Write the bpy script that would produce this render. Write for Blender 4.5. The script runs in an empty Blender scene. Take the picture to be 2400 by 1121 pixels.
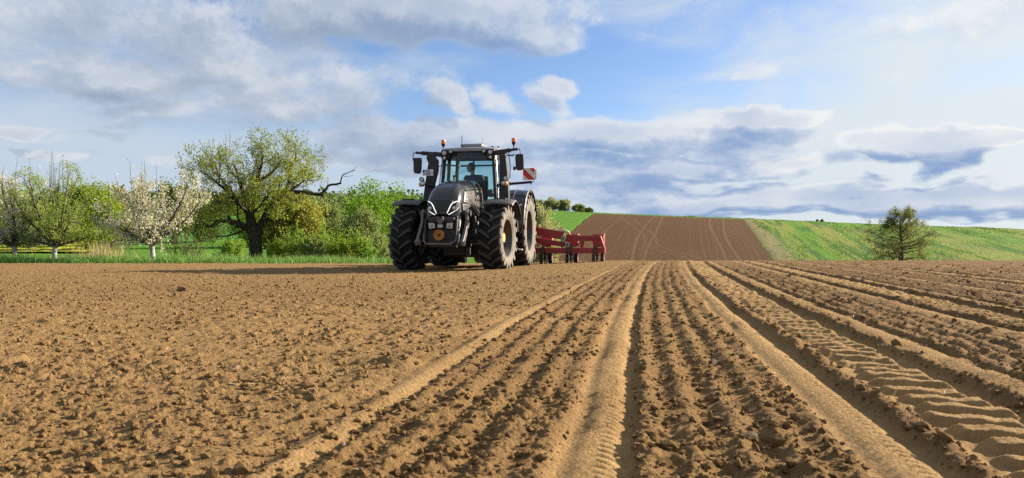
import bpy, bmesh, math, random
import numpy as np
from mathutils import Vector, Matrix
from mathutils.bvhtree import BVHTree

scene = bpy.context.scene
COL = scene.collection
R = math.radians

# ------------------------------------------------------------------ camera
EYE = 0.53
cam_d = bpy.data.cameras.new('camera')
cam = bpy.data.objects.new('camera', cam_d)
COL.objects.link(cam)
cam.location = (0, 0, EYE)
cam.rotation_euler = (R(90 - 0.17), 0, 0)
cam_d.sensor_width = 36
cam_d.lens = 27.75
cam_d.clip_start = 0.05
cam_d.clip_end = 5000
cam_d.dof.use_dof = True
cam_d.dof.focus_distance = 19.5
cam_d.dof.aperture_fstop = 10.0
scene.camera = cam
scene.cycles.use_denoising = False      # keep the grain of the soil
scene.cycles.sample_clamp_indirect = 2.0
scene.cycles.sample_clamp_direct = 6.0
scene.cycles.max_bounces = 6
scene.cycles.diffuse_bounces = 3
scene.cycles.glossy_bounces = 3
scene.cycles.transparent_max_bounces = 10

# ------------------------------------------------------------------ light
EXPOSURE = 1.35
SUN_AZ, SUN_EL = 66.0, 22.0          # degrees to the right of the view direction (+Y), above the horizon
vs = scene.view_settings
vs.view_transform = 'Standard'
vs.look = 'None'
vs.gamma = 1.0
vs.use_curve_mapping = False
vs.exposure = EXPOSURE
KE = 2.0 ** -EXPOSURE
sun_d = bpy.data.lights.new('sun', 'SUN')
sun = bpy.data.objects.new('sun', sun_d)
COL.objects.link(sun)
sun_d.energy = 5.0
sun_d.angle = R(0.55)
sun_d.color = (1.0, 0.89, 0.74)
sv = Vector((math.sin(R(SUN_AZ)) * math.cos(R(SUN_EL)), math.cos(R(SUN_AZ)) * math.cos(R(SUN_EL)), math.sin(R(SUN_EL))))
sun.rotation_euler = sv.to_track_quat('Z', 'Y').to_euler()
sun.location = (20, 10, 30)


class NG:
    """small helper to write node trees"""
    def __init__(s, tree):
        s.t = tree
        tree.nodes.clear()
    def put(s, sock, v):
        if v is None:
            return
        if isinstance(v, bpy.types.NodeSocket):
            s.t.links.new(v, sock)
        else:
            if isinstance(v, (tuple, list)) and len(v) == 3 and sock.type == 'RGBA':
                v = (*v, 1.0)
            sock.default_value = v
    def node(s, typ, ins=None, **kw):
        n = s.t.nodes.new(typ)
        for k, v in kw.items():
            setattr(n, k, v)
        for k, v in (ins or {}).items():
            s.put(n.inputs[k], v)
        return n
    def math(s, op, a, b=None, c=None, clamp=False):
        n = s.node('ShaderNodeMath', operation=op, use_clamp=clamp)
        s.put(n.inputs[0], a); s.put(n.inputs[1], b); s.put(n.inputs[2], c)
        return n.outputs[0]
    def vmath(s, op, a, b=None):
        n = s.node('ShaderNodeVectorMath', operation=op)
        s.put(n.inputs[0], a); s.put(n.inputs[1], b)
        return n.outputs['Value'] if op in ('LENGTH', 'DOT_PRODUCT', 'DISTANCE') else n.outputs[0]
    def mix(s, f, a, b, blend='MIX'):
        n = s.node('ShaderNodeMix', data_type='RGBA', blend_type=blend)
        s.put(n.inputs[0], f); s.put(n.inputs[6], a); s.put(n.inputs[7], b)
        return n.outputs[2]
    def smooth(s, x, lo, hi, to0=0.0, to1=1.0):
        n = s.node('ShaderNodeMapRange', interpolation_type='SMOOTHSTEP')
        s.put(n.inputs[0], x); s.put(n.inputs[1], lo); s.put(n.inputs[2], hi); s.put(n.inputs[3], to0); s.put(n.inputs[4], to1)
        return n.outputs[0]
    def noise(s, vec, scale, detail=3.0, rough=0.5, dist=0.0, color=False):
        n = s.node('ShaderNodeTexNoise', {'Scale': scale, 'Detail': detail, 'Roughness': rough, 'Distortion': dist})
        s.put(n.inputs['Vector'], vec)
        return n.outputs['Color' if color else 'Fac']
    def comb(s, x, y, z):
        n = s.node('ShaderNodeCombineXYZ')
        s.put(n.inputs[0], x); s.put(n.inputs[1], y); s.put(n.inputs[2], z)
        return n.outputs[0]
    def sep(s, v):
        n = s.node('ShaderNodeSeparateXYZ'); s.put(n.inputs[0], v)
        return n.outputs
    def mapping(s, v, loc=(0, 0, 0), rot=(0, 0, 0), scale=(1, 1, 1), vt='TEXTURE'):
        n = s.node('ShaderNodeMapping', {'Location': loc, 'Rotation': rot, 'Scale': scale}, vector_type=vt)
        s.put(n.inputs['Vector'], v)
        return n.outputs[0]


# ------------------------------------------------------------------ sky: physical sky with banks of cloud at fixed bearings
def build_world():
    w = bpy.data.worlds.new('World')
    scene.world = w
    w.use_nodes = True
    g = NG(w.node_tree)
    tc = g.node('ShaderNodeTexCoord')
    d = tc.outputs['Generated']
    x, y, z = g.sep(d)
    az = g.math('ARCTAN2', x, y)
    el = g.math('ARCSINE', z)
    sky = g.node('ShaderNodeTexSky', sky_type='NISHITA')
    sky.sun_disc = False
    sky.sun_elevation = R(SUN_EL)
    sky.sun_rotation = R(SUN_AZ)
    sky.altitude = 200
    sky.air_density = 1.0
    sky.dust_density = 0.6
    sky.ozone_density = 2.5
    base = g.mix(1.0, sky.outputs[0], (0.049, 0.053, 0.064), 'MULTIPLY')

    def C(r, gg, b):          # a displayed linear colour
        return (r * KE, gg * KE, b * KE, 1)
    P0 = g.comb(az, el, 0.0)

    def ang(px, py):
        xx, zz = (px - 1200) / 1850, (555 - py) / 1850
        return math.atan(xx), math.atan(zz / math.sqrt(1 + xx * xx))
    # (bearing and height given by their picture position, half sizes, tilt, weight)
    blobs = [
        (400, 80, 420, 90, -4, .72), (90, 45, 330, 75, 4, .6), (320, 180, 310, 52, -6, 1.45), (720, 205, 260, 52, -3, .8), (600, 252, 340, 44, -7, .85),
        (500, 150, 300, 70, -8, .6),
        (960, 38, 390, 66, 0, 1.7), (1190, 68, 175, 46, 6, 1.4),
        (1022, 232, 42, 36, 60, .85), (1140, 230, 70, 34, 10, .85), (1285, 232, 48, 36, 50, .8), (1318, 196, 38, 24, 20, .8),
        (1060, 335, 330, 52, 2, 1.6), (1450, 318, 460, 46, 0, 1.5), (1790, 284, 160, 26, 0, 1.6), (1620, 392, 340, 36, -1, 2.0), (1120, 382, 400, 34, 0, 1.3),
        (1720, 345, 160, 30, -3, 1.5), (1330, 436, 300, 20, 0, 1.2),
        (2135, 352, 125, 48, 10, 2.3), (2265, 322, 125, 28, 4, 2.1),
        (2060, 466, 640, 36, 0, 2.3), (2330, 474, 340, 32, 0, 2.0), (1800, 505, 700, 10, 0, .9), (2250, 30, 130, 34, -8, .35),
        (1770, 168, 90, 16, -8, .3), (180, 322, 95, 8, 0, .75), (85, 355, 70, 9, 0, 1.0), (10, 298, 42, 15, 0, 1.1), (385, 372, 42, 7, 0, .7),
    ]
    lowf = g.noise(g.comb(g.math('MULTIPLY', az, 1.3), g.math('MULTIPLY', el, 2.2), 3.7), 1.6, 3, .5)

    def squash(p):            # cloud texture grows flatter towards the horizon
        px_, py_, _ = g.sep(p)
        e = g.math('LOGARITHM', g.math('MAXIMUM', g.math('ADD', py_, 0.11), 0.03), 2.718)
        return px_, py_, g.comb(g.math('MULTIPLY', px_, 5.2), g.math('MULTIPLY', e, 2.35), 1.3)

    def density(p):
        px_, py_, q = squash(p)
        warp = g.noise(q, 1.7, 3.0, 0.55, color=True)
        wv = g.vmath('SUBTRACT', warp, (0.5, 0.5, 0.5))
        wv = g.vmath('MULTIPLY', wv, (0.16, 0.060, 0.0))
        pw = g.vmath('ADD', p, wv)
        best = None
        for (bx, by, rx, ry, rot, wt) in blobs:
            a, e = ang(bx, by)
            m = g.mapping(pw, (a, e, 0), (0, 0, R(-rot)), (rx * 1.08 / 1850, ry * 1.08 / 1850, 1))
            L2 = g.vmath('DOT_PRODUCT', m, m)
            v = g.math('MULTIPLY_ADD', L2, -wt, wt)
            best = v if best is None else g.math('MAXIMUM', best, v)
        # beyond the blobs the same broken cloud goes on over the rest of the sky
        out = g.math('MAXIMUM', g.smooth(g.math('ABSOLUTE', px_), 0.62, 0.95), g.smooth(py_, 0.34, 0.55))
        gen = g.math('MULTIPLY_ADD', lowf, 3.2, -1.75)
        gen = g.math('SUBTRACT', gen, g.math('SUBTRACT', 2.0, g.math('MULTIPLY', out, 2.0)))
        best = g.math('MAXIMUM', best, gen)
        best = g.math('MAXIMUM', best, -0.55)
        n1 = g.noise(q, 2.3, 12.0, 0.68)
        return g.math('ADD', best, g.math('MULTIPLY_ADD', n1, 3.6, -1.75)), q
    D0, q = density(P0)
    D1, _ = density(g.vmath('ADD', P0, (0.016, 0.020, 0.0)))
    cover = g.smooth(D0, -0.30, 0.95)
    core = g.smooth(D0, 0.05, 1.5)
    lit = g.math('MULTIPLY', g.math('SUBTRACT', D0, D1), 1.15)
    lit = g.math('MINIMUM', g.math('MAXIMUM', lit, -0.8), 0.9)
    vs_ = g.vmath('DOT_PRODUCT', d, tuple(sv))
    near_sun = g.smooth(vs_, 0.30, 0.95)
    white = g.mix(near_sun, C(.74, .77, .82), C(.97, .97, .94))
    grey = g.mix(g.smooth(az, -0.28, 0.10), C(.30, .385, .52), C(.24, .37, .62))
    pale = g.mix(g.smooth(az, -0.28, 0.10), C(.50, .57, .68), C(.56, .64, .78))
    nI = g.noise(g.vmath('ADD', q, (3.1, 1.7, 2.0)), 1.7, 5, .5)
    shade = g.math('ADD', g.math('MULTIPLY_ADD', core, .55, .22), g.math('MULTIPLY_ADD', nI, 1.5, -0.75))
    shade = g.math('SUBTRACT', shade, g.math('MULTIPLY', lit, .55))
    body = g.mix(g.smooth(shade, -.40, .60), white, pale)
    body = g.mix(g.smooth(shade, .10, 1.30), body, grey)
    # thin high veil
    qv = g.comb(g.math('MULTIPLY', az, 3.0), g.math('MULTIPLY', el, 8.0), 8.1)
    qv = g.mapping(qv, (0, 0, 0), (0, 0, R(14)), (1, 1, 1))
    veil = g.noise(qv, 1.5, 7, .6, .6)
    reg = g.math('ADD', g.smooth(az, 0.10, 0.46, 0.0, 0.30), g.smooth(el, 0.20, 0.03, 0.0, 0.42))
    reg = g.math('ADD', reg, g.smooth(az, -0.15, -0.55, 0.0, 0.26))
    vm = g.smooth(g.math('ADD', veil, reg), 0.42, 0.94)
    veilc = g.mix(near_sun, C(.56, .66, .78), C(.80, .86, .87))
    base2 = g.mix(g.math('MULTIPLY', vm, 0.96), base, veilc)
    col = g.mix(g.math('MULTIPLY', cover, 0.96), base2, body)
    # below the horizon: dim ground tone
    col = g.mix(g.smooth(el, 0.0, -0.06), col, C(.20, .17, .11))
    bg = g.node('ShaderNodeBackground', {'Color': col, 'Strength': 1.0})
    o = g.node('ShaderNodeOutputWorld')
    g.t.links.new(bg.outputs[0], o.inputs[0])
    w.cycles.sampling_method = 'MANUAL'
    w.cycles.sample_map_resolution = 512

build_world()

# ------------------------------------------------------------------ materials
def material(name):
    m = bpy.data.materials.new(name)
    m.use_nodes = True
    return m, NG(m.node_tree)

def finish(g, bsdf, disp=None):
    o = g.node('ShaderNodeOutputMaterial')
    g.t.links.new(bsdf if isinstance(bsdf, bpy.types.NodeSocket) else bsdf.outputs[0], o.inputs[0])

def bump(g, h, strength, dist):
    return g.node('ShaderNodeBump', {'Height': h, 'Strength': strength, 'Distance': dist}).outputs[0]

def simple(name, col, rough=.5, metal=0.0, dust=0.0, dustcol=(.26, .20, .13), coat=0.0, var=.12, nscale=6.0, spec=.5, bmp=0.0):
    """painted or plastic surface with uneven colour, dust film and slight gloss variation"""
    m, g = material(name)
    tc = g.node('ShaderNodeTexCoord').outputs['Object']
    n = g.noise(tc, nscale, 6, .6)
    c = g.mix(g.smooth(n, .3, .7), tuple(v * (1 - var) for v in col), tuple(v * (1 + var) for v in col))
    if dust:
        n2 = g.noise(tc, 2.3, 7, .65)
        nz = g.sep(g.node('ShaderNodeNewGeometry').outputs['Normal'])[2]
        f = g.math('MULTIPLY', g.smooth(g.math('ADD', n2, g.math('MULTIPLY', nz, .12)), .35, .78), dust)
        c = g.mix(f, c, dustcol)
    b = g.node('ShaderNodeBsdfPrincipled', {'Base Color': c, 'Metallic': metal, 'Coat Weight': coat, 'Specular IOR Level': spec})
    g.put(b.inputs['Roughness'], g.smooth(n, .2, .8, max(.02, rough - .08), min(1, rough + .1)))
    if bmp:
        g.put(b.inputs['Normal'], bump(g, g.noise(tc, 60, 4, .6), .4, bmp))
    finish(g, b)
    return m

def emissive(name, col, s):
    m, g = material(name)
    b = g.node('ShaderNodeBsdfPrincipled', {'Base Color': col, 'Roughness': .3, 'Emission Color': col, 'Emission Strength': s})
    finish(g, b)
    return m

def glass(name, tint, ior=1.45, refl=.9):
    m, g = material(name)
    t = g.node('ShaderNodeBsdfTransparent', {'Color': tint})
    gl = g.node('ShaderNodeBsdfGlossy', {'Color': (1, 1, 1), 'Roughness': .03})
    fr = g.node('ShaderNodeFresnel', {'IOR': ior})
    tc = g.node('ShaderNodeTexCoord').outputs['Object']
    df = g.node('ShaderNodeBsdfDiffuse', {'Color': (.35, .33, .28)})
    mx = g.node('ShaderNodeMixShader', {'Fac': g.math('MULTIPLY', fr.outputs[0], refl)})
    g.t.links.new(t.outputs[0], mx.inputs[1]); g.t.links.new(gl.outputs[0], mx.inputs[2])
    mx2 = g.node('ShaderNodeMixShader', {'Fac': g.smooth(g.noise(tc, 2.5, 6, .6), .4, .9, .015, .09)})
    g.t.links.new(mx.outputs[0], mx2.inputs[1]); g.t.links.new(df.outputs[0], mx2.inputs[2])
    finish(g, mx2)
    return m

def leaf_mat(name, c0, c1, trans=.45, rough=.55):
    m, g = material(name)
    t = g.node('ShaderNodeAttribute', attribute_name='tint').outputs['Fac']
    c = g.mix(t, c0, c1)
    b = g.node('ShaderNodeBsdfPrincipled', {'Base Color': c, 'Roughness': rough, 'Specular IOR Level': .25})
    tr = g.node('ShaderNodeBsdfTranslucent', {'Color': g.mix(1.0, c, (1.15, 1.15, .7), 'MULTIPLY')})
    mx = g.node('ShaderNodeMixShader', {'Fac': trans})
    g.t.links.new(b.outputs[0], mx.inputs[1]); g.t.links.new(tr.outputs[0], mx.inputs[2])
    finish(g, mx)
    return m

def bark_mat(name, c0, c1, white=None, foot_cols=((.45, .43, .40), (.78, .76, .73))):
    m, g = material(name)
    tc = g.node('ShaderNodeTexCoord').outputs['Object']
    n = g.noise(g.vmath('MULTIPLY', tc, (9, 9, 2.0)), 2.0, 8, .65)
    c = g.mix(g.smooth(n, .35, .68), c0, c1)
    if white:                          # pale foot of the trunk (limewash; painted sunlight on the old cherry), up to a ragged edge
        zz = g.sep(tc)[2]
        f = g.smooth(g.math('ADD', zz, g.math('MULTIPLY', n, .35)), white + .12, white - .02)
        c = g.mix(f, c, g.mix(g.smooth(n, .35, .6), foot_cols[0], foot_cols[1]))
    b = g.node('ShaderNodeBsdfPrincipled', {'Base Color': c, 'Roughness': .9, 'Specular IOR Level': .15, 'Normal': bump(g, n, .8, .02)})
    finish(g, b)
    return m

# ------------------------------------------------------------------ object helpers
def tag(o, label=None, cat=None, group=None, kind=None):
    if label: o['label'] = label
    if cat: o['category'] = cat
    if group: o['group'] = group
    if kind: o['kind'] = kind
    return o

def empty(name, loc=(0, 0, 0), rz=0.0, parent=None):
    o = bpy.data.objects.new(name, None)
    COL.objects.link(o)
    o.empty_display_size = .2
    o.location = loc
    o.rotation_euler = (0, 0, rz)
    o.parent = parent
    return o

def link_mesh(name, me, mat, parent=None):
    o = bpy.data.objects.new(name, me)
    COL.objects.link(o)
    if mat and not me.materials:
        me.materials.append(mat)
    o.parent = parent
    return o

def np_mesh(name, V, F, smooth=True):
    """mesh from numpy arrays, F is (n,3) or (n,4)"""
    me = bpy.data.meshes.new(name)
    V = np.ascontiguousarray(V, dtype=np.float32); F = np.ascontiguousarray(F, dtype=np.int32)
    n, k = F.shape
    me.vertices.add(len(V)); me.vertices.foreach_set('co', V.ravel())
    me.loops.add(n * k); me.loops.foreach_set('vertex_index', F.ravel())
    me.polygons.add(n)
    me.polygons.foreach_set('loop_start', np.arange(0, n * k, k, dtype=np.int32))
    me.polygons.foreach_set('use_smooth', np.full(n, smooth, dtype=bool))
    me.update(calc_edges=True)
    return me

def add_attr(me, name, vals):
    a = me.attributes.new(name, 'FLOAT', 'POINT')
    a.data.foreach_set('value', np.ascontiguousarray(vals, dtype=np.float32))

def copy_tree(o, parent=None):
    c = o.copy(); COL.objects.link(c); c.parent = parent
    for ch in list(o.children):
        copy_tree(ch, c)
    return c


class MB:
    def __init__(s):
        s.v = []; s.f = []
    def add(s, vs, fs, M=None):
        o = len(s.v)
        for p in vs:
            p = Vector(p)
            s.v.append(tuple(M @ p) if M else tuple(p))
        for f in fs:
            s.f.append(tuple(i + o for i in f))
        return s
    def box(s, c, d, rot=None):
        x, y, z = d[0] / 2, d[1] / 2, d[2] / 2
        vs = [(-x, -y, -z), (x, -y, -z), (x, y, -z), (-x, y, -z), (-x, -y, z), (x, -y, z), (x, y, z), (-x, y, z)]
        fs = [(0, 3, 2, 1), (4, 5, 6, 7), (0, 1, 5, 4), (1, 2, 6, 5), (2, 3, 7, 6), (3, 0, 4, 7)]
        M = Matrix.Translation(c)
        if rot:
            from mathutils import Euler
            M = M @ Euler([R(a) for a in rot]).to_matrix().to_4x4()
        return s.add(vs, fs, M)
    def beam(s, p0, p1, w, h, up=(0, 0, 1)):
        """rectangular bar between two points, w across, h along up"""
        p0, p1 = Vector(p0), Vector(p1)
        d = (p1 - p0).normalized(); u = Vector(up)
        sx = d.cross(u).normalized(); uz = sx.cross(d).normalized()
        vs = []
        for p in (p0, p1):
            for a, b in ((-1, -1), (1, -1), (1, 1), (-1, 1)):
                vs.append(p + sx * (a * w / 2) + uz * (b * h / 2))
        return s.add(vs, [(0, 1, 2, 3), (7, 6, 5, 4), (0, 4, 5, 1), (1, 5, 6, 2), (2, 6, 7, 3), (3, 7, 4, 0)])
    def tube(s, pts, rad, n=8, caps=True):
        pts = [Vector(p) for p in pts]
        if not isinstance(rad, (list, tuple)):
            rad = [rad] * len(pts)
        rings = []; o = len(s.v); prev = None
        for i, p in enumerate(pts):
            d = (pts[min(i + 1, len(pts) - 1)] - pts[max(i - 1, 0)])
            d = d.normalized() if d.length > 1e-9 else Vector((0, 0, 1))
            if prev is None:
                a = Vector((0, 0, 1)) if abs(d.z) < .9 else Vector((1, 0, 0))
                u = d.cross(a).normalized()
            else:
                u = (prev - d * prev.dot(d)).normalized()
            prev = u; w = d.cross(u)
            for k in range(n):
                t = 2 * math.pi * k / n
                s.v.append(tuple(p + (u * math.cos(t) + w * math.sin(t)) * rad[i]))
        for i in range(len(pts) - 1):
            for k in range(n):
                a = o + i * n + k; b = o + i * n + (k + 1) % n
                s.f.append((a, b, b + n, a + n))
        if caps:
            s.f.append(tuple(o + k for k in range(n))[::-1])
            s.f.append(tuple(o + (len(pts) - 1) * n + k for k in range(n)))
        return s
    def cyl(s, p0, p1, r0, r1=None, n=16):
        return s.tube([p0, p1], [r0, r0 if r1 is None else r1], n)
    def lathe(s, prof, axis='X', c=(0, 0, 0), n=32, closed=False):
        """prof: (radius, offset along axis)"""
        o = len(s.v); c = Vector(c); m = len(prof)
        for k in range(n):
            t = 2 * math.pi * k / n
            for r, a in prof:
                p = {'X': (a, -r * math.cos(t), r * math.sin(t)), 'Y': (r * math.cos(t), a, r * math.sin(t)), 'Z': (r * math.cos(t), r * math.sin(t), a)}[axis]
                s.v.append(tuple(c + Vector(p)))
        for k in range(n):
            k2 = (k + 1) % n
            for j in range(m - 1 + (1 if closed else 0)):
                j2 = (j + 1) % m
                s.f.append((o + k * m + j, o + k * m + j2, o + k2 * m + j2, o + k2 * m + j))
        return s
    def prism(s, poly, y0, y1, plane='XZ'):
        """extrude a 2d outline"""
        o = len(s.v); n = len(poly)
        for yy in (y0, y1):
            for a, b in poly:
                s.v.append({'XZ': (a, yy, b), 'YZ': (yy, a, b), 'XY': (a, b, yy)}[plane])
        s.f.append(tuple(range(o, o + n))); s.f.append(tuple(range(o + 2 * n - 1, o + n - 1, -1)))
        for i in range(n):
            j = (i + 1) % n
            s.f.append((o + i, o + n + i, o + n + j, o + j))
        return s
    def grid(s, rows, caps=False, closed=False):
        o = len(s.v); m = len(rows[0])
        for r in rows:
            for p in r:
                s.v.append(tuple(p))
        for i in range(len(rows) - 1):
            for j in range(m - (0 if closed else 1)):
                j2 = (j + 1) % m
                s.f.append((o + i * m + j, o + i * m + j2, o + (i + 1) * m + j2, o + (i + 1) * m + j))
        if caps:
            s.f.append(tuple(range(o, o + m))[::-1])
            s.f.append(tuple(range(o + (len(rows) - 1) * m, o + len(rows) * m)))
        return s
    def mesh(s, name, smooth=40):
        me = bpy.data.meshes.new(name)
        me.from_pydata(s.v, [], s.f)
        bm = bmesh.new(); bm.from_mesh(me)
        bmesh.ops.recalc_face_normals(bm, faces=bm.faces)
        bm.to_mesh(me); bm.free()
        if smooth:
            me.shade_smooth()
            me.set_sharp_from_angle(angle=R(smooth))
        me.update()
        return me
    def build(s, name, mat, parent=None, smooth=40, bevel=0.0, seg=2, solid=0.0):
        o = link_mesh(name, s.mesh(name, smooth), mat, parent)
        if solid:
            md = o.modifiers.new('Solidify', 'SOLIDIFY'); md.thickness = solid; md.offset = 0
        if bevel:
            md = o.modifiers.new('Bevel', 'BEVEL'); md.width = bevel; md.segments = seg; md.limit_method = 'ANGLE'; md.angle_limit = R(35)
        return o

# ------------------------------------------------------------------ numpy noise
def _hash(ix, iy, seed):
    h = (ix.astype(np.int64) * 374761393 + iy.astype(np.int64) * 668265263 + seed * 1442695041) & 0xFFFFFFFF
    h = ((h ^ (h >> 13)) * 1274126177) & 0xFFFFFFFF
    h = ((h ^ (h >> 16)) * 2246822519) & 0xFFFFFFFF
    h = h ^ (h >> 15)
    return (h & 0xFFFFFF).astype(np.float32) / np.float32(0xFFFFFF)

def vnoise(x, y, seed=0):
    fx = np.floor(x); fy = np.floor(y)
    ix = fx.astype(np.int64); iy = fy.astype(np.int64)
    tx = (x - fx); ty = (y - fy)
    tx = tx * tx * (3 - 2 * tx); ty = ty * ty * (3 - 2 * ty)
    a = _hash(ix, iy, seed); b = _hash(ix + 1, iy, seed); c = _hash(ix, iy + 1, seed); d = _hash(ix + 1, iy + 1, seed)
    return (a + (b - a) * tx) * (1 - ty) + (c + (d - c) * tx) * ty

def fbm(x, y, seed=0, octv=4, gain=.5):
    s = 0; a = 1; t = 0
    for i in range(octv):
        s = s + a * vnoise(x, y, seed + i * 17); t += a
        x = x * 2.03 + 5.1; y = y * 2.03 - 3.7; a *= gain
    return s / t - .5

def clodfield(x, y, cell, seed, dens):
    """height of rounded lumps strewn over the plane (one at most per cell)"""
    gx = x / cell; gy = y / cell
    ix = np.floor(gx).astype(np.int64); iy = np.floor(gy).astype(np.int64)
    best = np.zeros_like(x, dtype=np.float32)
    for di in (-1, 0, 1):
        for dj in (-1, 0, 1):
            cx = ix + di; cy = iy + dj
            h0 = _hash(cx, cy, seed)
            h1 = _hash(cx, cy, seed + 1); h2 = _hash(cx, cy, seed + 2)
            h3 = _hash(cx, cy, seed + 3)
            r = (.22 + .48 * h3 * h3 + .08 * h1)
            ex = (gx - cx - .15 - .7 * h1); ey = (gy - cy - .15 - .7 * h2)
            an = h2 * 9.0
            ca, sa = np.cos(an), np.sin(an)
            ax = np.abs(ex * ca + ey * sa) * (1.0 + .5 * h0 * h1); ay = np.abs(ey * ca - ex * sa)
            q = 1 - (.62 * np.sqrt(ax * ax + ay * ay) + .38 * (np.maximum(ax, ay) + .35 * np.minimum(ax, ay))) / r
            tilt = (ex * (h1 - .5) + ey * (h3 - .5)) * .9
            hh = np.where((h0 < dens) & (q > 0), np.minimum(q * 2.1, 1.0) * r * .85 * (.75 + .5 * h1) + np.minimum(q * 3, 1) * tilt, 0)
            best = np.maximum(best, hh)
    return best * cell

def sstep(a, b, x):
    t = np.clip((x - a) / (b - a), 0, 1)
    return t * t * (3 - 2 * t)

# ------------------------------------------------------------------ lie of the land
def hermite(xs, ys, x):
    xs = np.asarray(xs, float); ys = [np.asarray(v, float) * np.ones_like(x) if np.ndim(v) == 0 else v for v in ys]
    n = len(xs); k = np.clip(np.searchsorted(xs, x, side='right') - 1, 0, n - 2)
    Y = np.stack(ys)
    def pick(i): return np.take_along_axis(Y, np.clip(i, 0, n - 1)[None], 0)[0]
    def slope(i):
        i0 = np.clip(i - 1, 0, n - 1); i1 = np.clip(i + 1, 0, n - 1)
        return (pick(i1) - pick(i0)) / (xs[i1] - xs[i0])
    h = xs[k + 1] - xs[k]; t = np.clip((x - xs[k]) / h, 0, 1)
    y0, y1 = pick(k), pick(k + 1); m0, m1 = slope(k) * h, slope(k + 1) * h
    return (2 * t**3 - 3 * t**2 + 1) * y0 + (t**3 - 2 * t**2 + t) * m0 + (-2 * t**3 + 3 * t**2) * y1 + (t**3 - t**2) * m1

def H(x, y):
    x = np.asarray(x, float); y = np.asarray(y, float)
    x, y = np.broadcast_arrays(x, y); shp = x.shape; x = x.ravel().copy(); y = y.ravel().copy()
    T = 5.73 - .0395 * np.clip(x, -60, 190)
    near = lambda d: -.00029 * d * d - .0012 * np.maximum(0, d - 19)**2
    yr = [-200, 0, 10, 17, 21, 25, 32, 45, 60, 72, 90, 143, 152, 175, 230, 400, 1500]
    zr = [.3, 0] + [float(near(d)) for d in (10, 17, 21, 25)] + [-.50, -1.6, -2.85, -3.1, -2.2, T - .45, T, T - .3, T - 3, T - 14, T - 60]
    zR = hermite(yr, zr, y)
    yl = [-200, 0, 10, 17, 21, 25, 31, 42, 60, 100, 160, 250, 400, 600, 1500]
    zl = [.3, 0] + [float(near(d)) for d in (10, 17, 21, 25)] + [-.42, -.85, -1.5, -1.2, .7, 3.2, 12, 22, 10]
    zL = hermite(yl, zl, y)
    t = sstep(-30, -3, x)
    z = zL * (1 - t) + zR * t
    z = z - sstep(4, -2, x) * sstep(4, 16, y) * (.16 - .07 * sstep(21, 30, y)) * (1 - sstep(34, 60, y))
    far = sstep(40, 90, y)
    z = z + far * .35 * fbm(x / 22, y / 22, 5, 3)
    return z.reshape(shp)

def h1(x, y):
    return float(H(np.array([x]), np.array([y]))[0])

def row_shift(y):
    return .151 * y + .0017 * y * y

# ================================================================== GROUND
def soil_material(name, dry, moist, pale, fine=True):
    m, g = material(name)
    tc = g.node('ShaderNodeTexCoord').outputs['Object']
    press = g.node('ShaderNodeAttribute', attribute_name='press').outputs['Fac']
    damp = g.node('ShaderNodeAttribute', attribute_name='damp').outputs['Fac']
    nA = g.noise(tc, 1.1, 6, .6)
    nB = g.noise(tc, 22.0, 8, .7)
    nC = g.noise(tc, 7.0, 5, .6)
    c = g.mix(g.smooth(g.math('ADD', damp, g.math('MULTIPLY_ADD', nA, .9, -.45)), .1, .9), dry, moist)
    c = g.mix(g.math('MULTIPLY', press, .6), c, pale)
    c = g.mix(g.smooth(nB, .32, .70, 0.0, .55), c, g.mix(1.0, c, (.58, .55, .52), 'MULTIPLY'))
    c = g.mix(g.smooth(nC, .55, .8, 0.0, .35), c, pale)
    nD = g.noise(tc, 3.1, 7, .7)
    c = g.mix(g.smooth(nD, .56, .68, 0.0, .5), c, g.mix(1.0, c, (.52, .48, .45), 'MULTIPLY'))
    b = g.node('ShaderNodeBsdfPrincipled', {'Base Color': c, 'Roughness': 1.0, 'Specular IOR Level': .08})
    if fine:
        vor = g.node('ShaderNodeTexVoronoi', {'Scale': 75.0, 'Vector': tc}).outputs['Distance']
        vor2 = g.node('ShaderNodeTexVoronoi', {'Scale': 21.0, 'Vector': g.vmath('ADD', tc, g.vmath('MULTIPLY', g.noise(tc, 30.0, 3, .6, color=True), (.05, .05, .05)))}).outputs['Distance']
        hh = g.math('ADD', g.noise(tc, 110.0, 6, .7), g.math('MULTIPLY', vor, -.55))
        far_ = g.smooth(g.sep(tc)[1], 3.0, 9.0, 0.0, 2.6)
        hh = g.math('ADD', hh, g.math('MULTIPLY', g.math('MULTIPLY', vor2, far_), -1.0))
        hh = g.math('ADD', hh, g.math('MULTIPLY', g.noise(tc, 28.0, 5, .7), far_))
        s_ = g.math('MULTIPLY_ADD', press, -.5, 1.0)
        nb = g.node('ShaderNodeBump', {'Height': hh, 'Distance': .018})
        g.put(nb.inputs['Strength'], s_)
        g.put(b.inputs['Normal'], nb.outputs[0])
    else:
        g.put(b.inputs['Normal'], bump(g, g.noise(tc, 5.0, 6, .7), .9, .10))
    finish(g, b)
    return m

DRY, MOIST, PALE = (.338, .208, .088), (.228, .134, .056), (.375, .240, .106)
M_SOIL = soil_material('field soil', DRY, MOIST, PALE)
ROWS = [(-.84, .55), (-.09, 1.0), (.66, 1.0)] + [(1.41 + .75 * i, .55) for i in range(40)]
TRACKS = [(1.045, .37), (2.545, .37), (4.79, .37), (6.29, .37), (10.75, .37), (13.05, .37)]

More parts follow.
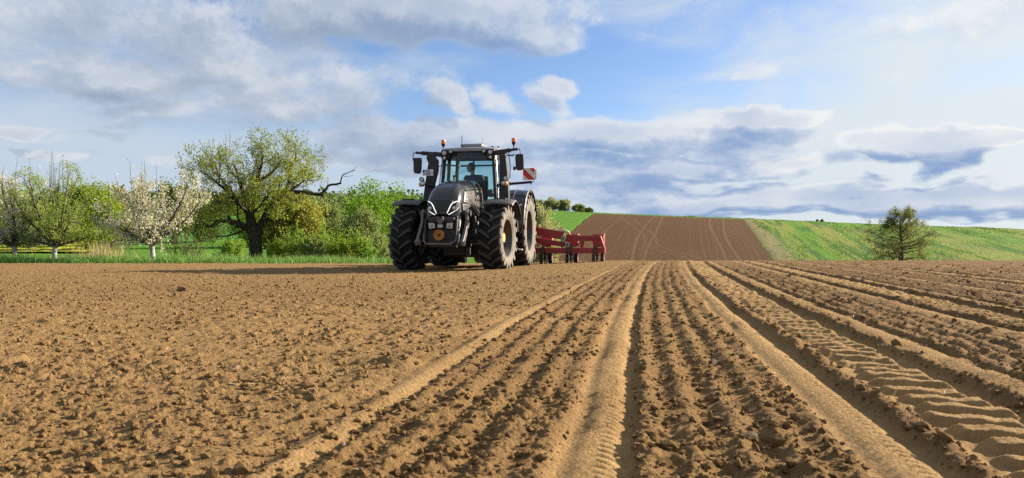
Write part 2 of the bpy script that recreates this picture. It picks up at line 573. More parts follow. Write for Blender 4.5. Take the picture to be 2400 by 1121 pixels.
def soil_relief(X, Y, cell):
    """height added to the land, how much pressed smooth, how damp; cell = local mesh size"""
    s = X - row_shift(Y)
    wob = fbm(X * 0 + 3.3, Y * .8, 31, 3) * .035 + fbm(X * 1.5, Y * 2.1, 33, 3) * .022
    s = s + wob * sstep(.5, 4, Y)
    z = np.zeros_like(X); press = np.zeros_like(X)
    sown = sstep(-1.0, -.88, s)
    tk = np.zeros_like(X)
    for c, w in TRACKS:
        r = s - c
        edge = fbm(X * 9, Y * 9, 71, 3) * .07
        inside = sstep(w / 2 + .02, w / 2 - .03, np.abs(r) + edge * .8)
        per = .155
        u = (Y + r * .50 + fbm(X * 6, Y * 6, 75, 2) * .022) / per
        fr = u - np.floor(u)
        lug = sstep(.05, .15, fr) * (1 - sstep(.55, .80, fr))
        bar = np.floor(u)
        keep = .55 + .45 * _hash(bar.astype(np.int64), bar.astype(np.int64) * 0 + 3, 77)
        reach = sstep(w * .5, w * .5 - .05, np.abs(r + .05 * (_hash(bar.astype(np.int64), bar.astype(np.int64) * 0 + 9, 78) - .5)) + .04)
        z = z + inside * (-.030 + .036 * lug * keep * reach + .008 * fbm(X * 30, Y * 30, 76, 2))
        berm = np.exp(-((np.abs(r) - w / 2 - .05) / .035)**2)
        z = z + berm * .012 * (.4 + 1.2 * vnoise(X * 7, Y * 7, 79))
        press = np.maximum(press, inside * .82)
        tk = np.maximum(tk, inside)
    for i, (c, k) in enumerate(ROWS):
        r = s - c
        m = np.abs(r) < .32
        if not m.any():
            continue
        rr = r[m]
        pts = [-.32, -.18, -.125, -.095, -.075, -.040, -.005, .032, .058, .070, .086, .102, .2, .32]
        val = [0, .005, -.009, -.014, -.011, .001, .005, .002, -.010, -.017, -.005, .004, .003, 0]
        prof = (np.interp(rr, pts, val) + np.interp(rr + .008, pts, val) + np.interp(rr - .008, pts, val)) / 3 * k
        ym = Y[m]
        ch = (ym + np.abs(rr) * .55) / .046
        ch = ch - np.floor(ch)
        ridge = np.exp(-(rr / .055)**2)
        if i != 0:
            prof = prof - ridge * .0110 * np.exp(-((ch - .5) / .15)**2) * (.65 + .6 * vnoise(ym * 5, rr * 9, 52))
        z[m] += prof
        p = np.exp(-((rr + .008) / .098)**6)
        p = np.where(i == 0, np.exp(-(rr / .075)**4) * .7, p)
        if i > 2:
            p = np.exp(-((rr + .02) / .055)**4) * .9
        press[m] = np.maximum(press[m], p * (.62 + .38 * sstep(.3, .6, vnoise(X[m] * 4, Y[m] * 3, 55))))
    rough = 1 - .90 * press
    # harrow streaks between the rows
    z += sown * rough * .009 * np.sin(s * 2 * np.pi / .125 + 1.2 * fbm(X, Y, 41, 2))
    # unsown part: uneven humps
    z += rough * .026 * fbm(X * 1.1, Y * 1.1, 61, 3) * (1 - .5 * sown)
    z += rough * .024 * fbm(X * 4.2, Y * 4.2, 62, 3)
    z += rough * .018 * fbm(X * 13, Y * 13, 64, 3) * sstep(.10, .03, cell)
    dx = fbm(X * 22, Y * 22, 91, 2) * .028; dy = fbm(X * 22, Y * 22, 92, 2) * .028
    xx, yy = X + dx, Y + dy
    patch = .45 + 1.1 * vnoise(X * 1.6, Y * 1.6, 93)
    lump = .55 * clodfield(xx, yy, .15, 11, .04)
    lump = np.maximum(lump, .62 * clodfield(xx, yy, .08, 21, .16))
    lump = np.maximum(lump, .72 * clodfield(xx + dx, yy + dy, .045, 31, .60) * sstep(.09, .05, cell))
    lump = lump + .72 * clodfield(xx + dx, yy + dy, .024, 41, .85) * sstep(.030, .014, cell)
    z += rough * rough * lump * np.clip(patch, .4, 1.35) * (.43 + .05 * sown)
    damp = .22 + .36 * sown + .38 * sstep(1.3, 4.0, s) + .25 * fbm(X * .5, Y * .5, 97, 3) * 2
    damp = damp - .3 * press
    return z, press, np.clip(damp, 0, 1)

def build_soil():
    y0, y1 = .75, 33.0
    ys = [y0]
    NI = 640
    while ys[-1] < y1:
        y = ys[-1]
        w = (1.44 * y + .35) / NI
        ys.append(y + w * (1 + y / 5.0))
    ys = np.array(ys)
    inner = np.linspace(-1, 1, NI + 1)
    outer = 1 + (np.linspace(0, 1, 70)[1:]) ** 1.6
    c = np.concatenate([-outer[::-1], inner, outer])
    Yg, Cg = np.meshgrid(ys, c, indexing='ij')
    half = .72 * Yg + .17
    beyond = np.maximum(np.abs(Cg) - 1, 0)
    Xg = np.sign(Cg) * (np.minimum(np.abs(Cg), 1) * half + beyond * (4.0 + .9 * Yg))
    cell = np.broadcast_to(((1.44 * ys + .35) / NI)[:, None], Xg.shape) * np.where(beyond > 0, 5, 1)
    X, Y, K = Xg.ravel(), Yg.ravel(), cell.ravel()
    z, press, damp = soil_relief(X, Y, K)
    Z = H(X, Y) + z - .012
    n, m = Xg.shape
    idx = np.arange(n * m).reshape(n, m)
    F = np.stack([idx[:-1, :-1], idx[:-1, 1:], idx[1:, 1:], idx[1:, :-1]], -1).reshape(-1, 4)
    me = np_mesh('soil_field', np.stack([X, Y, Z], -1), F)
    add_attr(me, 'press', press); add_attr(me, 'damp', damp)
    o = link_mesh('soil_field', me, M_SOIL)
    tag(o, 'tilled brown field with sown rows and a tyre track running to the crest', 'field', kind='structure')
    print('soil', n, m, len(F))

build_soil()

def lumps(rng, n, sub=1, rough=.35):
    """base shapes of crumbs: numpy verts/faces of irregular icospheres"""
    out = []
    for k in range(n):
        bm = bmesh.new(); bmesh.ops.create_icosphere(bm, subdivisions=sub, radius=1)
        V = np.array([v.co[:] for v in bm.verts]); F = np.array([[v.index for v in f.verts] for f in bm.faces]); bm.free()
        for it in range(5):
            d = rng.normal(size=3); d /= np.linalg.norm(d)
            t = V @ d
            V = V - np.outer(np.maximum(t - rng.uniform(.35, .75), 0), d) * rng.uniform(.6, 1.0)
        V *= 1 + rough * (rng.random((len(V), 1)) - .5)
        V *= np.array([1, rng.uniform(.7, 1.1), rng.uniform(.6, .85)])
        out.append((V, F))
    return out

def build_crumbs():
    """loose crumbs lying on the tilth, too many to count"""
    rng = np.random.default_rng(7)
    shapes = lumps(rng, 10, 1)
    N = 27000
    u = rng.random(N)
    Y = np.exp(np.log(1.15) + u * (np.log(19.0) - np.log(1.15)))
    X = (rng.random(N) * 2 - 1) * (.70 * Y + .4)
    size = (.0045 + .017 * rng.random(N) ** 3.5) * (.75 + .045 * np.minimum(Y, 12))
    z, press, damp = soil_relief(X, Y, np.full(N, .004))
    keep = (press < .45) & (rng.random(N) > .55 * sstep(6, 18, Y))
    big = rng.random(N) < .02
    size = np.where(big, size * 1.7, size)
    X, Y, size, z, damp = X[keep], Y[keep], size[keep], z[keep], damp[keep]
    Z = H(X, Y) + z - .012
    Vs, Fs, o = [], [], 0; dd = []
    for i in range(len(X)):
        V, F = shapes[i % 10]
        a = rng.random() * 6.28; ca, sa = math.cos(a), math.sin(a)
        W = V * size[i]
        W = np.stack([W[:, 0] * ca - W[:, 1] * sa, W[:, 0] * sa + W[:, 1] * ca, W[:, 2]], -1) + (X[i], Y[i], Z[i] + size[i] * .28)
        Vs.append(W); Fs.append(F + o); o += len(V); dd.append(np.full(len(V), damp[i] + .1))
    me = np_mesh('soil_crumbs', np.concatenate(Vs), np.concatenate(Fs), smooth=False)
    add_attr(me, 'press', np.zeros(o)); add_attr(me, 'damp', np.concatenate(dd))
    ob = link_mesh('soil_crumbs', me, M_SOIL)
    tag(ob, 'loose crumbs of dry soil strewn over the tilled field', 'soil', kind='stuff')

build_crumbs()

# ------------------------------------------------------------------ the wide land, the far ploughed slope, the rape field
def land_material():
    m, g = material('grassland')
    tc = g.node('ShaderNodeTexCoord').outputs['Object']
    x, y, z = g.sep(tc)
    # strips of the slope run with the ploughed field
    sx = g.math('SUBTRACT', x, g.math('MULTIPLY', y, .225))
    sv_ = g.comb(g.math('MULTIPLY', sx, 1.0), g.math('MULTIPLY', y, .06), 0.0)
    n1 = g.noise(sv_, .16, 4, .55, .3)
    n2 = g.noise(sv_, .75, 5, .6, .2)
    n3 = g.noise(tc, 2.2, 6, .7)
    n4 = g.noise(g.comb(sx, g.math('MULTIPLY', y, .3), 0.0), .12, 5, .6)
    bright, dark, straw, brown = (.115, .240, .022), (.040, .125, .020), (.225, .250, .050), (.165, .130, .060)
    c = g.mix(g.smooth(n1, .42, .56), bright, straw)
    c = g.mix(g.smooth(n2, .49, .60, 0, .8), c, dark)
    c = g.mix(g.smooth(n4, .56, .66, 0, .6), c, brown)
    c = g.mix(g.smooth(n3, .35, .75, 0, .55), c, g.mix(1.0, c, (.55, .62, .5), 'MULTIPLY'))
    # bare verge next to the ploughed slope
    dl = g.math('SUBTRACT', sx, 9.95)
    verge = g.math('MULTIPLY', g.smooth(dl, -.5, .3), g.smooth(dl, 3.6, 1.6))
    c = g.mix(g.math('MULTIPLY', verge, g.smooth(n3, .2, .6, .35, .9)), c, (.26, .20, .11))
    # lush even meadow left of the ploughed slope
    lush = g.mix(g.smooth(n3, .3, .7), (.075, .185, .020), (.115, .245, .028))
    c = g.mix(g.smooth(sx, -8.0, -14.0), c, lush)
    top = g.smooth(y, 142.0, 147.0)
    c = g.mix(g.math('MULTIPLY', top, g.smooth(n2, .3, .6, .4, 1.0)), c, (.065, .18, .03))
    c = g.mix(g.smooth(y, 30.0, 28.0), c, (.25, .15, .07))
    c = g.mix(g.math('MULTIPLY', g.smooth(x, -5.0, -4.0), g.smooth(y, 84.0, 80.0)), c, (.22, .13, .06))
    nn = g.noise(tc, 3.0, 6, .75)
    b = g.node('ShaderNodeBsdfPrincipled', {'Base Color': c, 'Roughness': 1.0, 'Specular IOR Level': .1, 'Normal': bump(g, nn, 1.0, .35)})
    finish(g, b)
    return m

def sheet(name, xs, ys, fz):
    Yg, Xg = np.meshgrid(ys, xs, indexing='ij')
    Z = fz(Xg, Yg)
    n, m = Xg.shape
    idx = np.arange(n * m).reshape(n, m)
    F = np.stack([idx[:-1, :-1], idx[:-1, 1:], idx[1:, 1:], idx[1:, :-1]], -1).reshape(-1, 4)
    return np_mesh(name, np.stack([Xg.ravel(), Yg.ravel(), Z.ravel()], -1), F)

def build_land():
    xs = np.concatenate([np.linspace(-1500, -260, 16)[:-1], np.linspace(-260, -40, 70)[:-1], np.linspace(-40, 125, 190)[:-1], np.linspace(125, 300, 50)[:-1], np.linspace(300, 1600, 14)])
    ys = np.concatenate([np.linspace(-300, -10, 12)[:-1], np.linspace(-10, 28, 20)[:-1], np.linspace(28, 185, 200)[:-1], np.linspace(185, 500, 50)[:-1], np.linspace(500, 3000, 20)])
    def fz(X, Y):
        z = H(X, Y)
        z = z - .16 * (1 - sstep(30.5, 32.5, Y)) * sstep(-60, -.5, Y)
        z = z + sstep(45, 80, Y) * .16 * fbm((X - .225 * Y) / 1.5, Y / 7, 15, 3) * (Y < 300)
        # the ploughed slope lies in a bed a little lower than the grass
        s = X - .225 * (Y - 90)
        z = z - .35 * sstep(2.6, 3.6, s) * sstep(30.4, 29.4, s) * sstep(74, 78, Y) * sstep(143.6, 142.2, Y)
        return z
    o = link_mesh('ground', sheet('ground', xs, ys, fz), land_material())
    tag(o, 'green grass hillside and valley behind the tilled field', 'hillside', kind='structure')

build_land()

def build_slope_field():
    """brown ploughed strip climbing the opposite hill"""
    ny = 300; nx = 260
    t = np.linspace(0, 1, ny)[:, None]; u = np.linspace(0, 1, nx)[None, :]
    Y = 72 + (143.5 - 72) * t + 0 * u
    rag = fbm(Y * .5, u * 0 + 2.0, 8, 3) * .5
    S = 2.9 + 27.1 * u + rag
    Yf = Y + 1.2 * fbm(S * .3, S * 0 + 1.0, 9, 3) * t
    bend = .8 * np.sin((Y - 90) / 53 * 3.1) * sstep(.0, .5, u) * sstep(1.0, .6, u)
    X = S + .225 * (Y - 90)
    s = S + bend * .5
    Z = H(X, Yf) + .02
    rel = .05 * fbm(s * 3, Y * .7, 4, 3)
    press = np.zeros_like(s)
    lane = np.floor(s / .78); off = (s / .78 - lane - .5) * .78
    amp = np.clip(_hash(lane.astype(np.int64), lane.astype(np.int64) * 0, 5) - .25, 0, 1) * .42
    pl = amp * np.exp(-(off / .11) ** 2) * (.35 + .9 * vnoise(s * 3, Y * .25, 45))
    press = np.maximum(press, pl)
    for c in (7.9, 13.6, 15.35, 24.2, 26.0):
        cc = c + .35 * np.sin(Y * .09 + c)
        a = .58 if c != 7.9 else .4
        w = np.exp(-((s - cc) / .17) ** 2) * a
        press = np.maximum(press, w * (.6 + .5 * vnoise(s * 2, Y * .8, 46)))
        rel = rel - .05 * w
    # one vehicle crossed the slope in a long S
    tt = (Y - 90) / 53
    for off in (0.0, 1.7):
        cc = 17.6 + off + 3.4 * np.tanh((.13 - tt) * 9) - 4.6 * sstep(.38, .86, tt) - 2.2 * sstep(.82, .98, tt)
        w = np.exp(-((s - cc) / .22) ** 2) * .30 * sstep(.97, .9, tt)
        press = np.maximum(press, w)
    Z = Z + rel * .5
    idx = np.arange(ny * nx).reshape(ny, nx)
    F = np.stack([idx[:-1, :-1], idx[:-1, 1:], idx[1:, 1:], idx[1:, :-1]], -1).reshape(-1, 4)
    me = np_mesh('slope_field', np.stack([X.ravel(), Yf.ravel(), Z.ravel()], -1), F)
    add_attr(me, 'press', press.ravel()); add_attr(me, 'damp', np.full(ny * nx, .75))
    o = link_mesh('slope_field', me, soil_material('slope soil', (.128, .064, .027), (.100, .050, .021), (.27, .165, .085), fine=False))
    tag(o, 'brown ploughed strip with pale wheel tracks climbing the far hill', 'field', kind='structure')

build_slope_field()

def build_rape():
    m, g = material('rape in flower')
    tc = g.node('ShaderNodeTexCoord').outputs['Object']
    n = g.noise(tc, 1.5, 6, .7)
    c = g.mix(g.smooth(n, .40, .56), (.17, .23, .03), (.44, .43, .05))
    b = g.node('ShaderNodeBsdfPrincipled', {'Base Color': c, 'Roughness': 1, 'Specular IOR Level': .1, 'Normal': bump(g, n, 1, .5)})
    finish(g, b)
    xs = np.linspace(-170, -48, 200); ys = np.linspace(88, 165, 130)
    me = sheet('rapeseed_field', xs, ys, lambda X, Y: -1.2 * sstep(-.53, -.51, X / Y) + H(X, Y) + .25 + .5 * fbm(X * 1.1, Y * 1.1, 19, 3) * sstep(86, 92, Y))
    o = link_mesh('rapeseed_field', me, m)
    tag(o, 'yellow flowering rape field behind the blossoming orchard trees', 'field', kind='structure')

build_rape()

def build_straw():
    """bits of straw and root lying on the soil"""
    rng = np.random.default_rng(21)
    N = 130
    Y = np.exp(rng.uniform(np.log(1.5), np.log(14), N)); X = (rng.random(N) * 2 - 1) * (.7 * Y + .3)
    z, press, _ = soil_relief(X, Y, np.full(N, .004))
    Z = H(X, Y) + z - .002
    mb = MB()
    for i in range(N):
        a = rng.uniform(0, 6.28); L = rng.uniform(.008, .022) * (1 + .06 * Y[i]); r = rng.uniform(.0010, .0018) * (1 + .12 * Y[i])
        d = np.array([math.cos(a), math.sin(a), rng.uniform(-.15, .35)]) * L
        c = np.array([X[i], Y[i], Z[i] + .004]); m = c + rng.normal(size=3) * L * .12
        mb.tube([c - d, m, c + d], [r * .7, r, r * .6], 4)
    o = link_mesh('straw_bits', mb.mesh('straw_bits'), simple('straw', (.26, .19, .09), .7, var=.3))
    tag(o, 'scattered bits of dry straw on the tilled soil', 'straw', kind='stuff')
build_straw()

# ================================================================== PLANTS
def px_at(px, d):
    return (px - 1200) / 1850 * d
def z_at(py, d):
    return EYE + (555 - py) / 1850 * d

def unit(v):
    return v / np.maximum(np.linalg.norm(v, axis=-1, keepdims=True), 1e-9)

def leaf_mesh(name, rng, P, size, up=.25, aspect=.55, tint=None, jit=.35):
    """one small pointed four-cornered leaf at every point"""
    n = len(P)
    a = unit(rng.normal(size=(n, 3)) + np.array([0, 0, up]))
    b = unit(np.cross(a, rng.normal(size=(n, 3))))
    L = (size * (1 + jit * (rng.random((n, 1)) * 2 - 1)))
    W = L * aspect
    nrm = np.cross(a, b)
    V = np.stack([P - a * L * .5, P + b * W * .5 + nrm * W * .15, P + a * L * .5, P - b * W * .5 + nrm * W * .15], 1).reshape(-1, 3)
    F = np.arange(4 * n).reshape(n, 4)
    me = np_mesh(name, V, F, smooth=False)
    t = rng.random(n) if tint is None else tint
    add_attr(me, 'tint', np.repeat(np.clip(t, 0, 1), 4))
    return me

class Grow:
    """branching skeleton: tubes for wood, anchor points for leaves"""
    def __init__(s, seed):
        s.rng = np.random.default_rng(seed); s.tubes = []; s.anch = []
    def limb(s, pts, r0, r1):
        pts = np.array(pts, float)
        # round the polyline off and roughen it
        out = [pts[0]]
        for i in range(len(pts) - 1):
            a = pts[max(i - 1, 0)]; b = pts[i]; c = pts[i + 1]; e = pts[min(i + 2, len(pts) - 1)]
            for t in (.25, .5, .75, 1.0):
                out.append(.5 * (2 * b + (c - a) * t + (2 * a - 5 * b + 4 * c - e) * t * t + (-a + 3 * b - 3 * c + e) * t ** 3))
        out = np.array(out)
        seg = np.linalg.norm(np.diff(out, axis=0), axis=1).mean()
        out[1:-1] += s.rng.normal(size=out[1:-1].shape) * seg * .07
        rad = np.linspace(r0, r1, len(out)) * (1 + .08 * s.rng.normal(size=len(out)))
        s.tubes.append((out, rad))
        return out, rad
    def twig(s, p, d, L, r, lvl, P):
        n = 3 if lvl < P['levels'] else 2
        pts = [p]; rr = [r]
        for i in range(n):
            d = unit(d + s.rng.normal(size=3) * P['wob'] + np.array([0, 0, P['trop']]))
            p = p + d * L / n
            pts.append(p); rr.append(r * (1 - .75 * (i + 1) / n))
        s.tubes.append((np.array(pts), np.array(rr)))
        if lvl >= P['levels']:
            k = P['leafy']
            for i in range(k):
                t = (i + s.rng.random()) / k
                q = pts[0] + (pts[-1] - pts[0]) * t
                s.anch.append(q)
            return
        s.spawn(np.array(pts), np.array(rr), P['kids'][min(lvl, len(P['kids']) - 1)], L * P['ratio'], lvl + 1, P, .2)
    def spawn(s, pts, rr, k, L, lvl, P, t0=.3):
        seg = len(pts) - 1
        for i in range(k):
            t = t0 + (1 - t0) * (i + s.rng.random()) / k
            f = min(t * seg, seg - 1e-3); j = int(f)
            p = pts[j] + (pts[j + 1] - pts[j]) * (f - j)
            d = unit(pts[j + 1] - pts[j])
            side = unit(np.cross(d, s.rng.normal(size=3)))
            a = R(s.rng.uniform(*P['ang']))
            s.twig(p, unit(d * math.cos(a) + side * math.sin(a)), L * s.rng.uniform(.7, 1.25) * (1.1 - .35 * t), max(.5 * rr[min(j, len(rr) - 1)], P['rmin']) * .8, lvl, P)
    def wood(s, name, mat, parent, min_r=0.0, sides=(8, 5, 3)):
        V = []; F = []; o = 0
        for pts, rad in s.tubes:
            n = sides[0] if rad[0] > .06 else sides[1] if rad[0] > .02 else sides[2]
            m = len(pts)
            d = np.gradient(pts, axis=0); d = unit(d)
            ref = np.array([0.31, .17, .93]) if abs(d[0, 2]) < .85 else np.array([1.0, .1, 0])
            u = unit(np.cross(d, ref)); w = np.cross(d, u)
            t = np.arange(n) * 2 * np.pi / n
            rr = np.maximum(rad, min_r)
            ring = pts[:, None, :] + (u[:, None, :] * np.cos(t)[None, :, None] + w[:, None, :] * np.sin(t)[None, :, None]) * rr[:, None, None]
            V.append(ring.reshape(-1, 3))
            idx = np.arange(m * n).reshape(m, n) + o
            F.append(np.stack([idx[:-1], np.roll(idx[:-1], -1, 1), np.roll(idx[1:], -1, 1), idx[1:]], -1).reshape(-1, 4))
            o += m * n
        me = np_mesh(name, np.concatenate(V), np.concatenate(F))
        return link_mesh(name, me, mat, parent)

def cluster(rng, A, k, spread):
    A = np.array(A)
    P = np.repeat(A, k, 0)
    return P + rng.normal(size=P.shape) * spread

BARK = bark_mat('dark bark', (.025, .019, .015), (.10, .078, .060))
BARK_LIME = bark_mat('limewashed bark', (.05, .04, .032), (.15, .12, .095), white=1.0, foot_cols=((.20, .185, .17), (.46, .44, .41)))
BARK_OLD = bark_mat('old bark with sunlit foot', (.020, .016, .013), (.085, .068, .052), white=.95, foot_cols=((.07, .06, .05), (.17, .15, .125)))  # pale foot: sunlight on the lower trunk put into the bark colour
TWIGS = bark_mat('twigs', (.045, .034, .024), (.13, .10, .072))
LEAF_CHERRY = leaf_mat('young cherry leaves', (.165, .205, .02), (.35, .395, .06), trans=.5)
LEAF_FRESH = leaf_mat('fresh green leaves', (.19, .27, .045), (.38, .45, .12), trans=.55)
BLOSSOM = leaf_mat('white blossom', (.50, .46, .42), (.74, .70, .67), trans=.5)
LEAF_YELLOW = leaf_mat('yellow green leaves', (.13, .20, .014), (.30, .37, .03))
LEAF_OLIVE = leaf_mat('olive bush leaves', (.17, .18, .03), (.38, .36, .09), trans=.5)
LEAF_WILLOW = leaf_mat('grey willow leaves', (.14, .18, .06), (.30, .35, .15), trans=.5)
LEAF_BRIGHT = leaf_mat('bright bush leaves', (.085, .17, .012), (.215, .35, .024), trans=.5)
LEAF_DARK = leaf_mat('dark bush leaves', (.045, .085, .02), (.15, .20, .055))
LEAF_SCRUB = leaf_mat('scrub leaves', (.125, .24, .024), (.34, .46, .07))
LEAF_CREAM = leaf_mat('cream blossom bush', (.24, .265, .12), (.42, .41, .26), trans=.5)

# ---- the old cherry tree with its dead limb
def old_cherry():
    d = 43.0
    g = Grow(3)
    bx, bz = px_at(598, d), h1(px_at(598, d), d) - .1
    def p(px, py, dy=0.0):
        return (px_at(px, d + dy) - bx, dy, z_at(py, d + dy) - bz)
    par = dict(levels=3, kids=[6, 5], ratio=.62, wob=.22, trop=.09, ang=(25, 62), leafy=6, rmin=.008)
    t_, tr = g.limb([p(600, 612), p(599, 590), p(598, 565), p(594, 545)], .33, .29)
    g.tubes[-1] = (t_, np.interp(np.arange(len(t_)), [0, 3, len(t_) - 1], [.44, .36, .33]))
    limbs = [
        ([p(596, 550), p(576, 532), p(540, 520), p(512, 513), p(484, 478, -.5), p(462, 445, -.8)], .21, .03, 10, 1.65),
        ([p(590, 545), p(582, 500, .2), p(572, 462, .5), p(560, 420, .8), p(548, 385, 1.0)], .26, .03, 10, 1.65),
        ([p(594, 545), p(588, 490, -.6), p(600, 430, -1.1), p(612, 390, -1.3), p(618, 362, -1.4)], .22, .025, 10, 1.65),
        ([p(604, 548), p(624, 505), p(640, 474), p(672, 442), p(684, 388, .2), p(696, 358, .3)], .27, .035, 12, 1.5),
        ([p(584, 505), p(545, 460, -1.0), p(505, 425, -1.6), p(470, 400, -1.9)], .12, .025, 9, 1.5),
        ([p(582, 500), p(540, 450, 1.4), p(515, 415, 2.2), p(505, 385, 2.4)], .14, .025, 9, 1.5),
        ([p(622, 508), p(650, 470, -1.2), p(690, 440, -2.0), p(715, 420, -2.2)], .11, .025, 8, 1.35),
        ([p(614, 520), p(640, 480, 1.3), p(690, 430, 2.3), p(722, 385, 2.6)], .12, .025, 9, 1.4),
        ([p(600, 430, -1.1), p(640, 400, -1.5), p(664, 372, -1.6)], .09, .02, 7, 1.3),
        ([p(512, 513), p(492, 532, .2), p(474, 522, .4), p(455, 500, .5)], .07, .015, 7, .9),
        ([p(590, 520), p(560, 480, -1.6), p(520, 470, -2.4), p(490, 480, -2.8)], .07, .015, 8, 1.1), ([p(610, 520), p(640, 485, -1.8), p(665, 478, -2.4)], .06, .015, 7, 1.0), ([p(592, 500), p(596, 470, -2.0), p(590, 455, -2.6)], .06, .015, 7, 1.0),
    ]
    for pts, r0, r1, k, L in limbs:
        o, rr = g.limb(pts, r0, r1)
        g.spawn(o, rr, k + 1, L, 1, par, .16)
    # straight young shoots along the top of the crown
    for px, py, dy in [(486, 335, 1.5), (500, 330, .8), (535, 320, 1), (545, 312, .6), (576, 308, 0), (596, 312, -1), (612, 318, -1), (668, 308, .2), (690, 300, .3), (706, 304, .3), (722, 320, 1), (742, 340, 1.2), (452, 375, -1), (520, 340, .5), (650, 335, 0), (735, 360, 1)]:
        b = np.array(p(px - 6, py + 55, dy)); e = np.array(p(px, py - 8, dy))
        g.twig(b, unit(e - b), np.linalg.norm(e - b), .016, 3, dict(par, trop=.05, wob=.05, leafy=16))
    def pxs(q):
        q = np.asarray(q)
        return 1200 + 1850 * (q[..., 0] + bx) / (d + q[..., 1])
    g.tubes = [t for t in g.tubes if t[1][0] > .06 or (pxs(t[0]).min() > 418 and pxs(t[0]).max() < 768)]
    def pys(q):
        return 555 - 1850 * (q[2] + bz - EYE) / (d + q[1])
    g.anch = [q for q in g.anch if 418 < pxs(q) < 768 and not (684 < pxs(q) and 430 < pys(q) < 472 and g.rng.random() < .9)]
    # dead limb reaching right
    n_live = len(g.anch)
    dead = [([p(655, 455), p(690, 450), p(725, 453), p(757, 458)], .125, .095), ([p(752, 457), p(766, 441), p(772, 434), p(800, 430)], .085, .050),
            ([p(798, 430), p(803, 412), p(815, 405), p(833, 399)], .042, .018), ([p(815, 406), p(826, 400), p(831, 394), p(838, 388)], .018, .007),
            ([p(806, 414), p(820, 413), p(828, 411)], .014, .006), ([p(786, 432), p(792, 437), p(795, 440)], .02, .008), ([p(745, 455), p(752, 435), p(756, 410)], .02, .007),
            ([p(760, 450), p(752, 440), p(748, 430)], .014, .006), ([p(770, 436), p(768, 428), p(768, 422)], .012, .006)]
    for pts, r0, r1 in dead:
        g.limb(pts, r0, r1)
    top = z_at(300, d) - bz
    g.tubes = [t for t in g.tubes if t[0][:, 2].max() < top]
    A = np.array(g.anch); A = A[A[:, 2] < top]
    P = cluster(g.rng, A[g.rng.random(len(A)) < .5], 2, .11)
    root = empty('cherry_tree', (bx, d, bz))
    tag(root, 'big old cherry tree with thick dark trunk and a dead limb reaching right', 'tree')
    g.wood('trunk', BARK_OLD, root, .006)
    z = P[:, 2]; tint = .35 + .35 * (g.rng.random(len(P))) + .22 * (P[:, 0] > 1.0) * g.rng.random(len(P)) + .1 * g.rng.normal(size=len(P))  # leaves right of the trunk tinted lighter, sunlight put into their colour
    link_mesh('crown', leaf_mesh('crown', g.rng, P, .105, tint=tint), LEAF_CHERRY, root)
    Q = cluster(g.rng, A[g.rng.random(len(A)) < .09], 1, .08)
    link_mesh('blossom', leaf_mesh('blossom', g.rng, Q, .055, aspect=.9), BLOSSOM, root)
    print('cherry', len(g.tubes), len(P))

old_cherry()

# ---- orchard trees on limewashed trunks
def orchard_tree(px, d, base_py, top_py, hw, seed, label, leaf, leafn, blos, shoots=0, green_sz=.075, lean=0.0, low=.16):
    g = Grow(seed); rng = g.rng
    bx = px_at(px, d); bz = h1(bx, d) - .05
    Ht = z_at(top_py, d) - bz; W = hw / 1850 * d
    par = dict(levels=2, kids=[5], ratio=.50, wob=.24, trop=.10, ang=(30, 65), leafy=6, rmin=.006)
    th = .95
    g.limb([(0, 0, -.1), (.02, 0, th * .5), (lean * .1, 0, th)], .13, .10)
    nl = 9
    for i in range(nl):
        a = 2 * np.pi * (i + .5 * rng.random()) / nl
        r = W * rng.uniform(.75, 1.05); hgt = th + (Ht - th) * rng.choice([.12, .25, .40, .58, .75])
        x, y = math.cos(a) * r, math.sin(a) * r * .8
        start = (lean * .1, 0, th * rng.uniform(.85, 1.0))
        o, rr = g.limb([start, (x * .40, y * .40, th + (hgt - th) * .28), (x * .78, y * .78, th + (hgt - th) * .62), (x, y, hgt)], .075, .016)
        g.spawn(o, rr, 13, W * .34, 1, par, .18)
    for i in range(5):
        x, y = rng.normal() * W * .50, rng.normal() * W * .40
        o, rr = g.limb([(0, 0, th), (x * .5, y * .5, Ht * .5), (x, y, Ht * rng.uniform(.72, .88))], .07, .012)
        g.spawn(o, rr, 11, W * .30, 1, par, .22)
    sh = []
    for i in range(shoots):
        x, y = rng.normal() * W * .35, rng.normal() * W * .3
        b = np.array([x, y, Ht * rng.uniform(.6, .72)]); L = Ht * rng.uniform(.22, .40)
        g.twig(b, unit(np.array([x * .25, y * .1, 2.2])), L, .016, 3, dict(par, wob=.06, leafy=10, trop=.2))
    A = np.array(g.anch)
    root = empty('orchard_tree', (bx, d, bz))
    tag(root, label, 'tree')
    g.wood('trunk', BARK_LIME, root, .005)
    P = cluster(rng, A if not blos else A[rng.random(len(A)) < .55], leafn, .09)
    link_mesh('crown', leaf_mesh('crown', rng, P, green_sz), leaf, root)
    if blos:
        B = cluster(rng, A[rng.random(len(A)) < .72], blos, .08)
        link_mesh('blossom', leaf_mesh('blossom', rng, B, .068, aspect=.95), BLOSSOM, root)
    return root

orchard_tree(33, 36.5, 580, 385, 75, 11, 'white flowering orchard tree cut by the left edge of the photo', LEAF_FRESH, 1, 2, shoots=6)
orchard_tree(127, 36, 585, 372, 88, 12, 'pale green orchard tree with tall bare upright shoots and slim white trunk', LEAF_FRESH, 2, 0, shoots=16)
orchard_tree(357, 33.6, 588, 388, 128, 27, 'white blossoming orchard tree on a short limewashed trunk left of the old cherry', LEAF_CHERRY, 1, 2, shoots=7)

